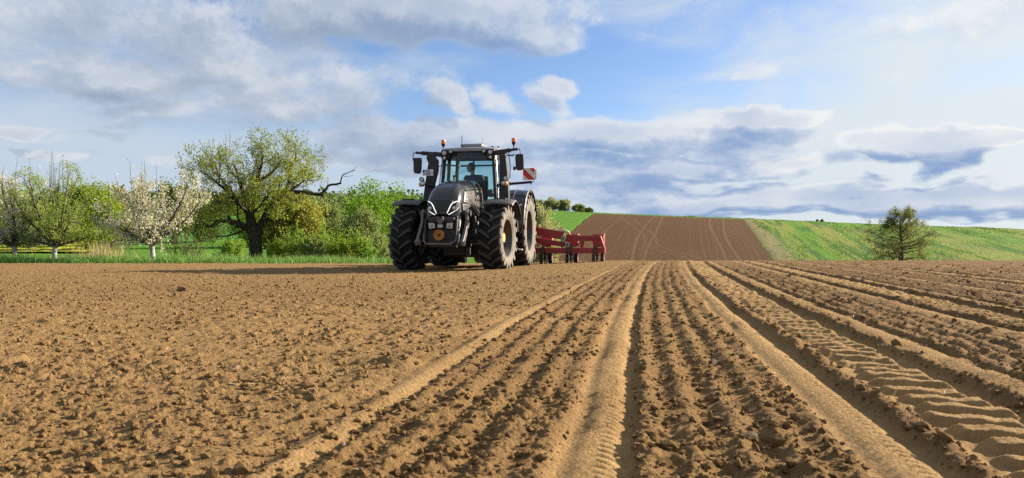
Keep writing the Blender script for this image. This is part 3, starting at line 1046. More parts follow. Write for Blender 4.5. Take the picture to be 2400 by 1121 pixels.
# ---- bushes: many stems, leaves bunched in uneven clumps
def bush(name, px, d, top_py, hw, seed, label, leaf, n=9000, size=.09, nclump=70, group=None, spray=.35, slen=1.0, depth=.8, stem_r=.03, cat='bush', low=.02, base=None, up=.25, sig=.19):
    rng = np.random.default_rng(seed); g = Grow(seed + 500); n = int(n * 1.6); size = size * 1.2; nclump = int(nclump * 1.5)
    bx = px_at(px, d); bz = (h1(bx, d) if base is None else base) - .05
    Ht = z_at(top_py, d) - bz; W = hw / 1850 * d
    C = []
    while len(C) < nclump:
        q = rng.uniform(-1, 1, 3)
        rr = math.sqrt(q[0] ** 2 + q[1] ** 2 + q[2] ** 2)
        if rr < 1 and rng.random() < .25 + .75 * rr:
            q = q * (1 + .10 * rng.normal())
            C.append((q[0] * W * .9, q[1] * W * depth, Ht * (low + (.5 + .46 * q[2]) * (1 - low))))
    C = np.array(C)
    sizes = (.5 + rng.random(nclump)) * W * sig
    k = rng.integers(0, nclump, n)
    off = unit(rng.normal(size=(n, 3))) * rng.random((n, 1)) ** .45; off *= (sizes[k] * 1.75)[:, None] * np.array([1, 1, .9])
    P = C[k] + off
    # leafy sprays that stick out of the outline
    ns = int(nclump * spray)
    S = []
    for i in range(ns):
        j = rng.integers(0, nclump); c = C[j]
        dr = unit(np.array([c[0] / W, c[1] / W, (c[2] / Ht - .3) * 2.2]) + rng.normal(size=3) * .25)
        if dr[2] < 0: dr[2] *= -1
        L = W * rng.uniform(.14, .30) * slen
        t = rng.random(26)[:, None]
        S.append(c + dr * L * (t * 1.3 + .2) + rng.normal(size=(26, 3)) * .04 * L)
        g.tubes.append((np.array([c, c + dr * L * 1.45]), np.array([.012, .003])))
    P = np.concatenate([P] + S)
    P = P[P[:, 2] > .03]
    for i in range(min(nclump, 26)):
        c = C[i]; b = np.array([rng.normal() * W * .12, rng.normal() * W * .12, -.1])
        g.limb([b, b * .6 + c * .4 + np.array([0, 0, .1 * Ht]), c], stem_r * 1.4, stem_r * .4)
    root = empty(name, (bx, d, bz))
    tag(root, label, cat, group)
    g.wood('stem', TWIGS, root, .004, (6, 4, 3))
    tint = np.clip(.15 + .3 * rng.random(len(P)) + .45 * (rng.random(nclump)[np.concatenate([k, rng.integers(0, nclump, ns * 26)])][:len(P)] if len(P) == n + ns * 26 else rng.random(len(P))), 0, 1)
    link_mesh('foliage', leaf_mesh('foliage', rng, P, size, up=up, tint=tint, aspect=.75), leaf, root)
    return root

bush('olive_bush', 688, 44, 462, 72, 101, 'broad yellowish olive bush behind the old cherry trunk', LEAF_OLIVE, 11000, .115, 85)
bush('willow_bush', 752, 47, 462, 62, 102, 'rounded grey green willow bush between the olive bush and bright tall bush', LEAF_WILLOW, 12000, .095, 80)
bush('tall_bush', 862, 58, 436, 82, 103, 'tallest bright green bush in the hedge, just left of the tractor', LEAF_BRIGHT, 15000, .12, 110, spray=.12)
bush('willow_bush', 848, 46, 488, 48, 104, 'grey green willow bush in front of the tallest bright bush', LEAF_WILLOW, 9000, .09, 60)
bush('tall_bush', 945, 62, 440, 55, 105, 'bright green bush with its top showing over the tractor front fender', LEAF_BRIGHT, 9000, .12, 70, spray=.12)
bush('dark_conifer', 918, 95, 432, 16, 106, 'small dark tree top between the two bright green bushes', LEAF_DARK, 2500, .16, 26, cat='tree')
for i, (px, d, top, hw, lf, lab) in enumerate([
        (652, 38, 556, 24, LEAF_YELLOW, 'low yellow green shrub right beside the old cherry trunk'),
        (700, 39, 548, 40, LEAF_SCRUB, 'low fresh green shrub in front of the olive bush'),
        (775, 39.5, 540, 46, LEAF_SCRUB, 'spreading fresh green shrub in front of the grey willow bush'),
        (832, 40, 556, 40, LEAF_SCRUB, 'low fresh green shrub in front of the second willow bush'),
        (884, 41, 566, 34, LEAF_WILLOW, 'low grey shrub nearest to the tractor front wheel'),
        (545, 40, 560, 26, LEAF_SCRUB, 'small thin shrub just left of the old cherry trunk'),
        (738, 38.6, 562, 30, LEAF_WILLOW, 'low dull shrub between the two fresh green shrubs near the olive bush'),
        (805, 38.8, 568, 30, LEAF_YELLOW, 'low yellowish shrub in the gap right of the spreading shrub'),
        (672, 39.6, 572, 26, LEAF_WILLOW, 'low dull shrub right of the yellow green shrub by the cherry'),
        (858, 39.2, 572, 30, LEAF_SCRUB, 'lowest fresh green shrub left of the grey shrub by the tractor')]):
    bush('shrub', px, d, top, hw, 120 + i, lab, lf, 2600, .062, 26, group='low shrubs at the field edge', spray=2.2, slen=2.0, stem_r=.012, up=.8, sig=.24)
bush('hedge_bush', 205, 95, 428, 72, 131, 'yellow green bush behind the pale green orchard tree', LEAF_YELLOW, 10000, .19, 80, group='bushes behind the orchard')
bush('hedge_bush', 262, 105, 436, 46, 132, 'olive tinted bush behind the gap between the orchard trees', LEAF_OLIVE, 6000, .20, 55, group='bushes behind the orchard')
bush('hedge_bush', 318, 135, 466, 62, 133, 'dark green bush behind the white blossoming tree', LEAF_DARK, 6000, .26, 60, group='bushes behind the orchard')
bush('hedge_bush', 408, 120, 414, 42, 134, 'dark tree top between the white blossoming tree and the old cherry', LEAF_DARK, 5000, .22, 50, group='bushes behind the orchard')
bush('hedge_bush', 45, 100, 445, 80, 135, 'green bush behind the white flowering tree at the left edge', LEAF_FRESH, 8000, .19, 70, group='bushes behind the orchard')
bush('hedge_bush', 470, 130, 452, 62, 136, 'dark green bush seen through the left half of the old cherry crown', LEAF_DARK, 6000, .24, 60, group='bushes behind the orchard')
bush('hedge_bush', 600, 110, 470, 60, 137, 'yellow green bush seen behind the old cherry trunk', LEAF_YELLOW, 6000, .21, 60, group='bushes behind the orchard')
bush('willow_bush', 1270, 62, 484, 46, 141, 'sandy green willow bush right of the tractor rear wheel', LEAF_CREAM, 9000, .10, 70, spray=1.0, up=.9)
for i, (px, top, hw, lf, lab) in enumerate([
        (1256, 470, 20, LEAF_YELLOW, 'light green bush on the hilltop beside the tractor rear fender'),
        (1292, 466, 22, LEAF_CREAM, 'cream green bush on the hilltop, second from the tractor'),
        (1322, 468, 17, LEAF_CREAM, 'pale cream blossoming bush on the hilltop, third from the tractor'),
        (1356, 480, 15, LEAF_WILLOW, 'small grey bush on the hilltop next to the pale cream one'),
        (1378, 489, 12, LEAF_DARK, 'low dark bush on the hilltop above the corner of the ploughed strip')]):
    bush('hilltop_bush', px, 148 + i * .6, top, hw, 150 + i, lab, lf, 2600, .17, 30, group='bushes on the hilltop left of the ploughed strip', spray=.6)
for i, (px, hw) in enumerate([(1915, 5), (1927, 6)]):
    bush('far_bush', px, 153, 514.5, hw * .6, 170 + i, ['tiny dark bush on the skyline, left one of the pair', 'tiny dark bush on the skyline, right one of the pair'][i], LEAF_DARK, 300, .2, 8, group='tiny bushes on the skyline')

# ---- thin bare shrubs in the orchard grass
def bare_shrub(px, d, top, seed, label):
    g = Grow(seed); bx = px_at(px, d); bz = h1(bx, d) - .05
    Ht = z_at(top, d) - bz
    par = dict(levels=2, kids=[4], ratio=.6, wob=.2, trop=.08, ang=(25, 55), leafy=2, rmin=.006)
    for i in range(6):
        a = g.rng.uniform(0, 6.28); o, rr = g.limb([(0, 0, -.1), (math.cos(a) * .2 * Ht, math.sin(a) * .2 * Ht, Ht * .4), (math.cos(a) * .5 * Ht, math.sin(a) * .5 * Ht, Ht * g.rng.uniform(.7, 1))], .03, .01)
        g.spawn(o, rr, 5, Ht * .4, 1, par, .3)
    root = empty('bare_shrub', (bx, d, bz)); tag(root, label, 'shrub', 'bare shrubs in the orchard grass')
    g.wood('stem', TWIGS, root, .006)
    link_mesh('foliage', leaf_mesh('foliage', g.rng, cluster(g.rng, g.anch, 1, .05), .06), LEAF_FRESH, root)
bare_shrub(420, 37, 552, 201, 'small bare shrub right of the white blossoming tree')
bare_shrub(455, 37.5, 556, 202, 'small bare shrub halfway between white blossoming tree and old cherry')
bare_shrub(235, 40, 545, 203, 'bare shrub behind the dry reeds between two orchard trees')

# ---- the lone tree on the right, thinly leaved, with a straight trunk to the top
def lone_tree():
    d = 88.0; g = Grow(41); rng = g.rng
    bx = px_at(2112, d); bz = h1(bx, d) - .1
    Ht = z_at(490, d) - bz; W = 74 / 1850 * d
    o, rr = g.limb([(0, 0, -.1), (.05, 0, Ht * .3), (-.1, 0, Ht * .6), (.05, .05, Ht * .86)], .26, .03)
    par = dict(levels=3, kids=[4, 4], ratio=.52, wob=.26, trop=.07, ang=(30, 65), leafy=4, rmin=.010)
    prof = lambda t: np.interp(t, [.08, .2, .4, .55, .7, .82], [.85, 1.0, 1.0, .80, .52, .36])
    N = 34
    for i in range(N):
        t = .07 + .74 * (i + rng.random() * .5) / N
        a = i * 2.399 + rng.normal() * .4
        L = W * prof(t) * rng.uniform(.60, 1.12)
        z0 = Ht * t
        x, y = math.cos(a) * L, math.sin(a) * L
        rise = min(L * (.10 + 1.5 * t * t) * rng.uniform(.7, 1.3), Ht * .97 - z0)
        o, r2 = g.limb([(0, 0, z0), (x * .4, y * .4, z0 + rise * .30), (x * .75, y * .75, z0 + rise * .72), (x, y, z0 + rise)], .075 * (1.2 - t * .75), .014)
        g.spawn(o, r2, 7, L * .38, 1, par, .20)
    A = np.array(g.anch)
    root = empty('lone_tree', (bx, d, bz))
    tag(root, 'lone thinly leaved tree with straight trunk at the foot of the right slope', 'tree')
    g.wood('trunk', TWIGS, root, .007, (7, 4, 3))
    A = A[rng.random(len(A)) < .70]
    link_mesh('crown', leaf_mesh('crown', rng, cluster(rng, A, 1, .16), .15), leaf_mat('sparse tree leaves', (.095, .11, .032), (.21, .22, .07), trans=.5), root)
    # a bird's nest sized knot of twigs
    c = np.array([-1.75 * .9, 0, Ht * .70])
    V = c + rng.normal(size=(500, 3)) * np.array([.42, .3, .24])
    link_mesh('mistletoe_foliage', leaf_mesh('mistletoe_foliage', rng, V, .14), LEAF_DARK, root)
    print('lone', len(g.tubes), len(A))
lone_tree()

# ---- grass: margin of the field, tufts on the slope, dry reeds
def blades(name, rng, P, h, w, mat, lean=.35, tint=None):
    n = len(P)
    a = rng.random(n) * 6.283
    dirv = np.stack([np.cos(a), np.sin(a), np.zeros(n)], -1)
    side = np.stack([-np.sin(a), np.cos(a), np.zeros(n)], -1)
    hh = (h * (.55 + .9 * rng.random(n)))[:, None]; ww = (w * (.6 + .8 * rng.random(n)))[:, None]
    up = np.array([0, 0, 1.0])
    l1 = lean * rng.random((n, 1))
    m = P + up * hh * .6 + dirv * hh * l1 * .35
    t = P + up * hh * (1 - .25 * l1) + dirv * hh * l1
    V = np.stack([P - side * ww, P + side * ww, m + side * ww * .7, m - side * ww * .7, t + side * ww * .05, t - side * ww * .05], 1).reshape(-1, 3)
    b = np.arange(n)[:, None] * 6
    F = np.concatenate([b + np.array([0, 1, 2, 3]), b + np.array([3, 2, 4, 5])], 0)
    me = np_mesh(name, V, F, smooth=False)
    add_attr(me, 'tint', np.repeat(rng.random(n) if tint is None else np.clip(tint, 0, 1), 6))
    return me

def build_grass():
    rng = np.random.default_rng(77)
    n = 52000
    X = rng.uniform(-33, -4.2, n); Y = 29.7 + rng.random(n) ** 1.3 * 9.4
    edge = 1.6 * fbm(X * .5, X * 0, 3, 4) + .5 * fbm(X * 4, X * 0, 4, 2)
    keep = (Y > 30.9 + edge) | (rng.random(n) < .03)
    X, Y = X[keep], Y[keep]
    pat = fbm(X * .7, Y * .7, 88, 3) * 2
    hh = (.20 + .26 * np.clip(.5 + pat, 0, 1)) * (1 - .35 * sstep(-8, -3, X))
    P = np.stack([X, Y, H(X, Y) - .05], -1)
    tint = .45 + .5 * pat + .25 * rng.normal(size=len(X))
    me = blades('margin_grass', rng, P, hh, .011, None, .9, tint)
    o = link_mesh('margin_grass', me, leaf_mat('margin grass', (.060, .165, .030), (.23, .36, .10)))
    tag(o, 'lush green grass margin along the edge of the tilled field', 'grass', kind='stuff')
    n = 520
    X = px_at(243, 36.0) + rng.normal(size=n) * .5; Y = 36 + rng.normal(size=n) * .7
    X = np.concatenate([X, rng.uniform(-33, -6, 700)]); Y = np.concatenate([Y, 33 + rng.random(700) * 5])
    P = np.stack([X, Y, H(X, Y) - .05], -1)
    me = blades('dry_reeds', rng, P, np.where(np.arange(len(X)) < n, .95, .55), .009, None, .35)
    o = link_mesh('dry_reeds', me, leaf_mat('dry reeds', (.36, .27, .14), (.60, .50, .30)))
    tag(o, 'dry straw coloured reeds standing in the grass margin', 'grass', kind='stuff')
    # tufts on the far slope: taller weeds in lines along the strips
    n = 70000
    Y = rng.uniform(86, 152, n); S = rng.uniform(-14, 105, n)
    X = S + .225 * (Y - 90)
    on_field = (S > 2.5) & (S < 31.2) & (Y < 144.5)
    w = fbm((X - .225 * Y) * .35, Y * .03, 90, 4) * 2.2 + fbm(X * .25, Y * .25, 91, 2)
    keep = (~on_field) & (rng.random(n) < np.clip(.18 + w, .05, 1)) & (S > 0)
    keep |= (Y > 144.5) & (rng.random(n) < .7) & (S > -5)
    X, Y, w = X[keep], Y[keep], w[keep]
    P = np.stack([X, Y, H(X, Y) - .03], -1)
    me = blades('slope_weeds', rng, P, .11 + .14 * np.clip(w, 0, 1), .06, None, 1.2, .55 - .7 * w + .25 * rng.normal(size=len(X)))
    o = link_mesh('slope_weeds', me, leaf_mat('slope weeds', (.055, .145, .02), (.17, .27, .04)))
    tag(o, 'rough tufts of weeds over the green strips of the far slope', 'weeds', kind='stuff')
build_grass()

def distant_wood():
    rng = np.random.default_rng(55)
    n = 900
    X = rng.uniform(-420, 0, n); Y = rng.uniform(380, 470, n)
    P = []
    hz = H(X, Y)
    for i in range(n):
        k = 22; r = rng.uniform(3.5, 6)
        P.append(np.array([X[i], Y[i], hz[i] + r * .9]) + rng.normal(size=(k, 3)) * r * np.array([.42, .42, .5]))
    me = leaf_mesh('distant_wood', rng, np.concatenate(P), 2.6, aspect=.8)
    o = link_mesh('distant_wood', me, LEAF_DARK)
    tag(o, 'dark wood on the distant hill behind the orchard', 'wood', kind='stuff')
distant_wood()

# ================================================================== TRACTOR
PAINT = simple('black tractor paint', (.008, .008, .010), .22, dust=.05, coat=.35, spec=.5)
PAINT_SIDE = simple('dusty sunlit side panels', (.06, .056, .052), .30, dust=.75, dustcol=(.33, .29, .23), coat=.3)  # paler than the bonnet: dust plus the sunlit glint put into the colour
PLASTIC = simple('black plastic', (.009, .009, .011), .5, dust=.06, dustcol=(.10, .09, .07))
DARKMETAL = simple('dark cast metal', (.013, .012, .012), .6, dust=.18, dustcol=(.08, .066, .05))
GREYMETAL = simple('grey linkage steel', (.11, .105, .10), .5, metal=.3, dust=.30, dustcol=(.18, .15, .11))
FENDER = simple('grey black fender plastic', (.028, .028, .030), .5, dust=.25, dustcol=(.28, .24, .18))
ROOFGREY = simple('pale grey roof', (.17, .17, .17), .4, dust=.2, dustcol=(.5, .46, .38))
CHROME = simple('bare metal', (.55, .55, .54), .3, metal=.9)
RIM = simple('dark rim', (.030, .029, .028), .38, metal=.3, dust=.2, dustcol=(.24, .19, .13))  # near black, the shadow inside the rim put into the colour
RIMEDGE = simple('rim flange', (.20, .195, .19), .35, metal=.7, dust=.3)
YELLOW = simple('yellow guard', (.40, .16, .010), .45, dust=.2)
HUBY = simple('ochre hub', (.50, .33, .09), .5, dust=.4)
ORANGE = simple('orange lens', (.75, .17, .015), .2, coat=.5)
AMBER = simple('amber lens', (.62, .22, .02), .2, coat=.5)
LENS = simple('clear lamp lens', (.50, .51, .52), .12, metal=.55, var=.3, nscale=40)
LEDS = emissive('daytime running light', (1.0, 1.0, .98), .45)
GLASS = glass('windscreen glass', (.74, .88, .88))
GLASS_REAR = glass('teal rear glass', (.62, .90, .88), refl=.3)
INTERIOR = simple('cab interior', (.022, .024, .028), .7)
WHITE = simple('white plate', (.68, .68, .66), .45, var=.05)
INK = simple('black lettering', (.02, .02, .022), .5)
BLUE = simple('blue plate band', (.02, .05, .32), .45)
REDREFL = simple('red reflective', (.55, .02, .02), .35, var=.06)
SKIN = simple('skin', (.36, .19, .125), .5)

def tyre_material():
    m, g = material('dusty tyre rubber')
    tc = g.node('ShaderNodeTexCoord').outputs['Object']
    x, y, z = g.sep(tc)
    n = g.noise(tc, 5, 8, .7); n2 = g.noise(tc, 28, 5, .6)
    # outer flanks carry pale dried dust, inner ones are darkened for their shade, the running face is scrubbed dark
    hw = g.node('ShaderNodeAttribute', attribute_name='flank').outputs['Fac']
    f = g.smooth(g.math('ADD', hw, g.math('MULTIPLY_ADD', n2, .3, -.15)), .3, .6)
    dust = g.mix(g.smooth(n, .3, .7), (.13, .113, .092), (.22, .195, .16))
    tread = g.mix(g.smooth(n, .35, .75), (.009, .009, .010), (.026, .024, .022))
    wn = g.node('ShaderNodeAttribute', attribute_name='worn').outputs['Fac']
    tread = g.mix(g.math('MULTIPLY', wn, g.smooth(n, .25, .7, .5, 1.0)), tread, (.070, .066, .062))
    c = g.mix(f, tread, dust)
    b = g.node('ShaderNodeBsdfPrincipled', {'Base Color': c, 'Roughness': .85, 'Specular IOR Level': .25, 'Normal': bump(g, n2, .5, .01)})
    finish(g, b)
    return m
TYRE = tyre_material()

HEAD = R(-10.8)
TR = empty('tractor', (-1.37, 19.2, -.295), HEAD)
tag(TR, 'large black farm tractor facing the camera with wide dusty tyres', 'tractor')

def make_tyre(Rr, W, rim, nl, lh):
    mb = MB(); hw = W / 2
    cas = Rr - lh
    half = [(rim - .005, hw * .80), (rim + .03, hw * .88), (rim + (cas - rim) * .35, hw * 1.0), (rim + (cas - rim) * .62, hw * 1.01), (cas - .075, hw * .97), (cas - .028, hw * .90), (cas - .008, hw * .70), (cas, hw * .3)]
    prof = half + [(r, -a) for r, a in half[::-1]]
    mb.lathe(prof, 'X', n=72)
    flank = []; worn = [0.0] * (72 * len(prof))
    m = len(prof)
    for k in range(72):
        for r, a in prof:
            flank.append(1.0 if a > hw * .87 else 0.0)  # inner flank gets no dust tone, its shade is put into the colour
    def P(r, x, ph):
        return (x, -r * math.cos(ph), r * math.sin(ph))
    for sd in (-1, 1):
        for k in range(nl):
            ph0 = 2 * math.pi * (k + (.5 if sd > 0 else 0)) / nl
            rows = []
            J = 7
            for j in range(J + 1):
                t = j / J
                x = sd * hw * (-.04 + 1.06 * t)
                ph = ph0 + (.62 * t - .16 * t * t) * (.36 / Rr) * W / .62 * 1.35
                top = Rr - .010 * t * t - (.025 if j == J else 0)
                bot = (cas - .02) if t < .85 else cas - .09 - (.05 if j == J else 0)
                wt = (.028 + .012 * t) / Rr; wb = (.046 + .016 * t) / Rr
                rows.append([P(bot, x, ph - wb), P(top, x, ph - wt), P(top, x, ph + wt), P(bot, x, ph + wb)])
                fl = (1.0 if t > .97 else (.25 if t > .84 else 0.0)) if sd > 0 else 0.0
                flank += [fl] * 4; worn += [0.0, 1.0, 1.0, 0.0]
            mb.grid(rows, caps=True, closed=False)
    me = mb.mesh('tyre', 35)
    add_attr(me, 'flank', flank); add_attr(me, 'worn', worn)
    return me

def make_rim(rim, W, depth):
    mb = MB(); hw = W / 2
    mb.lathe([(rim + .012, hw * .84), (rim - .02, hw * .86), (rim - .035, hw * .70), (rim - .06, hw * .60), (rim - .09, hw * .1), (rim - .12, -depth), (.20, -depth - .02), (.20, -depth + .02)], 'X', n=48)
    mb.lathe([(rim + .010, -hw * .84), (rim - .03, -hw * .80), (rim - .09, -hw * .3), (rim - .12, -depth)], 'X', n=48)
    return mb.mesh('rim', 40)

def make_flange(rim, W):
    hw = W / 2
    return MB().lathe([(rim + .016, hw * .835), (rim + .014, hw * .875), (rim - .018, hw * .875), (rim - .026, hw * .80)], 'X', n=56).mesh('rim_edge', 40)

def wheels(Rr, W, rim, nl, lh, x, y, front):
    ty = make_tyre(Rr, W, rim, nl, lh); rm = make_rim(rim, W, .02 if front else -.02); fl = make_flange(rim, W)
    hub = MB()
    if front:
        hub.lathe([(.0, .16), (.11, .16), (.13, .10), (.17, .06), (.19, -.06)], 'X', n=24)
        for k in range(10):
            a = k * .628; hub.cyl((0.0, .15 * math.cos(a), .15 * math.sin(a)), (.085, .15 * math.cos(a), .15 * math.sin(a)), .014, n=6)
    else:
        hub.lathe([(.0, .20), (.10, .20), (.12, .14), (.20, .10), (.24, .02), (.26, -.05)], 'X', n=24)
        for k in range(10):
            a = k * .628; hub.cyl((.02, .19 * math.cos(a), .19 * math.sin(a)), (.13, .19 * math.cos(a), .19 * math.sin(a)), .016, n=6)
    hm = hub.mesh('hub')
    spokes = []
    for k in range(6):
        a = k * 1.047 + .3
        spokes.append(MB().beam((.02, .2 * math.cos(a), .2 * math.sin(a)), (.05, (rim - .1) * math.cos(a), (rim - .1) * math.sin(a)), .05, .035, (1, 0, 0)).mesh('spoke', 30))
    for sd in (1, -1):
        w = empty('wheel', (sd * x - (.045 if front else 0), y, Rr - .0), R(-4.0) if front else 0, TR)
        if sd < 0:
            w.scale = (-1, 1, 1)
        link_mesh('tyre', ty, TYRE, w); link_mesh('rim', rm, RIM, w); link_mesh('rim_edge', fl, RIMEDGE, w)
        link_mesh('hub', hm, HUBY if front else RIM, w)
        for sm in spokes:
            link_mesh('spoke', sm, HUBY if front else RIM, w)

wheels(.80, .57, .46, 18, .062, 1.09, 0.0, True)
wheels(1.0, .66, .56, 20, .065, 1.05, 2.85, False)

# ---- chassis
mb = MB()
mb.box((0, .1, .95), (.62, 2.3, .55)); mb.box((0, 1.9, .88), (.75, 2.2, .70)); mb.box((0, 2.85, .95), (1.2, .55, .55))
mb.build('chassis', DARKMETAL, TR, bevel=.05)
mb = MB()
mb.cyl((-.95, 0, .78), (.95, 0, .78), .12, n=14); mb.box((0, 0, .72), (.7, .34, .34)); mb.cyl((-.98, 0, .8), (-.80, 0, .8), .24, n=18); mb.cyl((.80, 0, .8), (.98, 0, .8), .24, n=18)
mb.build('front_axle', DARKMETAL, TR, bevel=.02)
mb = MB(); mb.cyl((-.95, 2.85, 1.0), (.95, 2.85, 1.0), .17, n=16)
mb.build('rear_axle', DARKMETAL, TR)
mb = MB()
mb.prism([(.42, .55), (.80, .55), (.86, .70), (.86, 1.25), (.42, 1.25)], .95, 2.05)
mb.build('fuel_tank', PLASTIC, TR, bevel=.06)
mb = MB()
mb.prism([(-.42, .55), (-.80, .55), (-.86, .70), (-.86, 1.25), (-.42, 1.25)], .95, 2.05)
mb.build('tool_box', PLASTIC, TR, bevel=.06)
mb = MB()
mb.box((0, .45, .50), (.55, 1.2, .30)); mb.box((0, 1.3, .48), (1.0, 1.5, .34)); mb.box((0, 3.3, .58), (1.25, .5, .55)); mb.box((.3, .25, 1.1), (.2, .5, .5)); mb.cyl((-.75, -.25, .72), (.75, -.25, .72), .035)
mb.build('underbody', DARKMETAL, TR, bevel=.03)

# ---- bonnet
sec = [  # y, half width, top, bottom, corner sharpness
    (-1.22, .235, 1.50, 1.30), (-1.21, .30, 1.58, 1.29), (-1.17, .36, 1.70, 1.28), (-1.09, .405, 1.83, 1.27), (-.97, .43, 1.945, 1.26), (-.80, .445, 2.035, 1.26), (-.55, .455, 2.105, 1.28),
    (-.2, .46, 2.165, 1.32), (.25, .465, 2.215, 1.36), (.7, .47, 2.25, 1.38), (1.12, .475, 2.27, 1.40)]
rows = []
for (y, hw, zt, zb) in sec:
    row = []
    for i in range(29):
        t = math.pi * (1 - i / 28)
        cx_, sz = math.cos(t), math.sin(t)
        ex = abs(cx_) ** .52 * (1 if cx_ > 0 else -1); ez = abs(sz) ** .42
        taper = 1 - .10 * ez
        row.append((hw * ex * taper, y - .0 * ez, zb + (zt - zb) * ez))
    rows.append(row)
hood_mb = MB().grid(rows)
cen = len(hood_mb.v); hood_mb.v.append((0, -1.225, 1.37))
for i in range(28):
    hood_mb.f.append((i, i + 1, cen))
bonnet = hood_mb.build('bonnet', PAINT, TR, smooth=60)
md = bonnet.modifiers.new('Subsurf', 'SUBSURF'); md.levels = 1; md.render_levels = 2
bvh = BVHTree.FromPolygons([Vector(v) for v in hood_mb.v], hood_mb.f)
def on_front(x, z, off=.012):
    h = bvh.ray_cast(Vector((x, -3, z)), Vector((0, 1, 0)))
    y = h[0].y if h[0] else -1.1
    return Vector((x, y - off, z))
def on_side(y, z, sd, off=.01):
    h = bvh.ray_cast(Vector((sd * 3, y, z)), Vector((-sd, 0, 0)))
    x = h[0].x if h[0] else sd * .45
    return Vector((x + sd * off, y, z))
def patch(fn, poly, n=7):
    """small curved panel lying on the bonnet: poly has 4 corners"""
    rows = []
    for i in range(n + 1):
        r = []
        for j in range(n + 1):
            u, v = i / n, j / n
            a = [poly[0][k] * (1 - u) * (1 - v) + poly[1][k] * u * (1 - v) + poly[2][k] * u * v + poly[3][k] * (1 - u) * v for k in (0, 1)]
            r.append(fn(*a))
        rows.append(r)
    return MB().grid(rows)

# front panels (shaded grille), headlights, light strips, badge
patch(lambda a, b: on_front(a, b, .006), [(-.16, 1.31), (.16, 1.31), (.26, 1.66), (-.26, 1.66)]).build('grille', simple('grille mesh', (.012, .012, .013), .5), TR, solid=.004)
for sd in (-1, 1):
    hl = empty('headlight', (0, 0, 0), 0, TR)
    patch(lambda a, b: on_front(sd * a, b, .012), [(.16, 1.335), (.345, 1.43), (.385, 1.62), (.235, 1.585)]).build('housing', PLASTIC, hl, solid=.006)
    c = on_front(sd * .285, 1.475, .0)
    MB().lathe([(.0, -.035), (.03, -.032), (.048, -.02), (.055, .01)], 'Y', c=c, n=20).build('lens', LENS, hl)
    MB().lathe([(.056, -.03), (.066, -.03), (.066, .02)], 'Y', c=c, n=20).build('bezel', PLASTIC, hl)
    up = [(.125, 1.355), (.165, 1.44), (.215, 1.545), (.255, 1.595), (.32, 1.625), (.375, 1.645)]
    lo = [(.155, 1.325), (.20, 1.345), (.27, 1.385), (.34, 1.435), (.375, 1.50)]
    MB().tube([on_front(sd * a, b, .018) for a, b in up], [.007, .010, .011, .010, .008, .005], 6).build('light_strip', LEDS, hl)
    MB().tube([on_front(sd * a, b, .018) for a, b in lo], [.007, .008, .007, .006, .004], 6).build('light_strip', LEDS, hl)
mb = MB()
mb.tube([on_front(-.035, 1.575, .008), on_front(0, 1.505, .008), on_front(.035, 1.575, .008)], [.007, .007, .007], 6)
mb.build('badge', simple('dark chrome badge', (.06, .06, .065), .25, metal=.8), TR)
# bonnet side panels, vents and creases (both sides)
for sd in (-1, 1):
    patch(lambda a, b: on_side(a, b, sd, .006), [(-.90, 1.62), (.95, 1.52), (1.05, 2.02), (-.72, 1.88)], 10).build('side_panel', PAINT_SIDE, TR, solid=.006)
    sg = patch(lambda a, b: on_side(a, b, sd, .012), [(-1.0, 1.30), (-.25, 1.36), (-.35, 1.60), (-.98, 1.60)], 6).build('side_grille', PLASTIC, TR, solid=.006)
    for k in range(4):
        y0 = .10 + k * .20
        patch(lambda a, b: on_side(a, b, sd, .016), [(y0, 1.70), (y0 + .11, 1.70), (y0 + .20, 1.93), (y0 + .09, 1.93)], 3).build('vent', PLASTIC, TR, solid=.006)
    MB().tube([on_side(a, b, sd, .014) for a, b in [(-.90, 1.66), (-.4, 1.72), (0, 1.62), (.25, 1.50), (.5, 1.42)]], .014, 6).build('trim_strip', CHROME, TR)
    MB().tube([on_side(a, b, sd, .012) for a, b in [(-.62, 1.92), (-.1, 1.98), (.5, 2.02), (1.05, 2.05)]], .010, 6).build('crease', PAINT_SIDE, TR)
MB().box((0, 1.16, 1.85), (1.02, .10, .86)).build('bonnet_rear_frame', PLASTIC, TR, bevel=.06, seg=3)

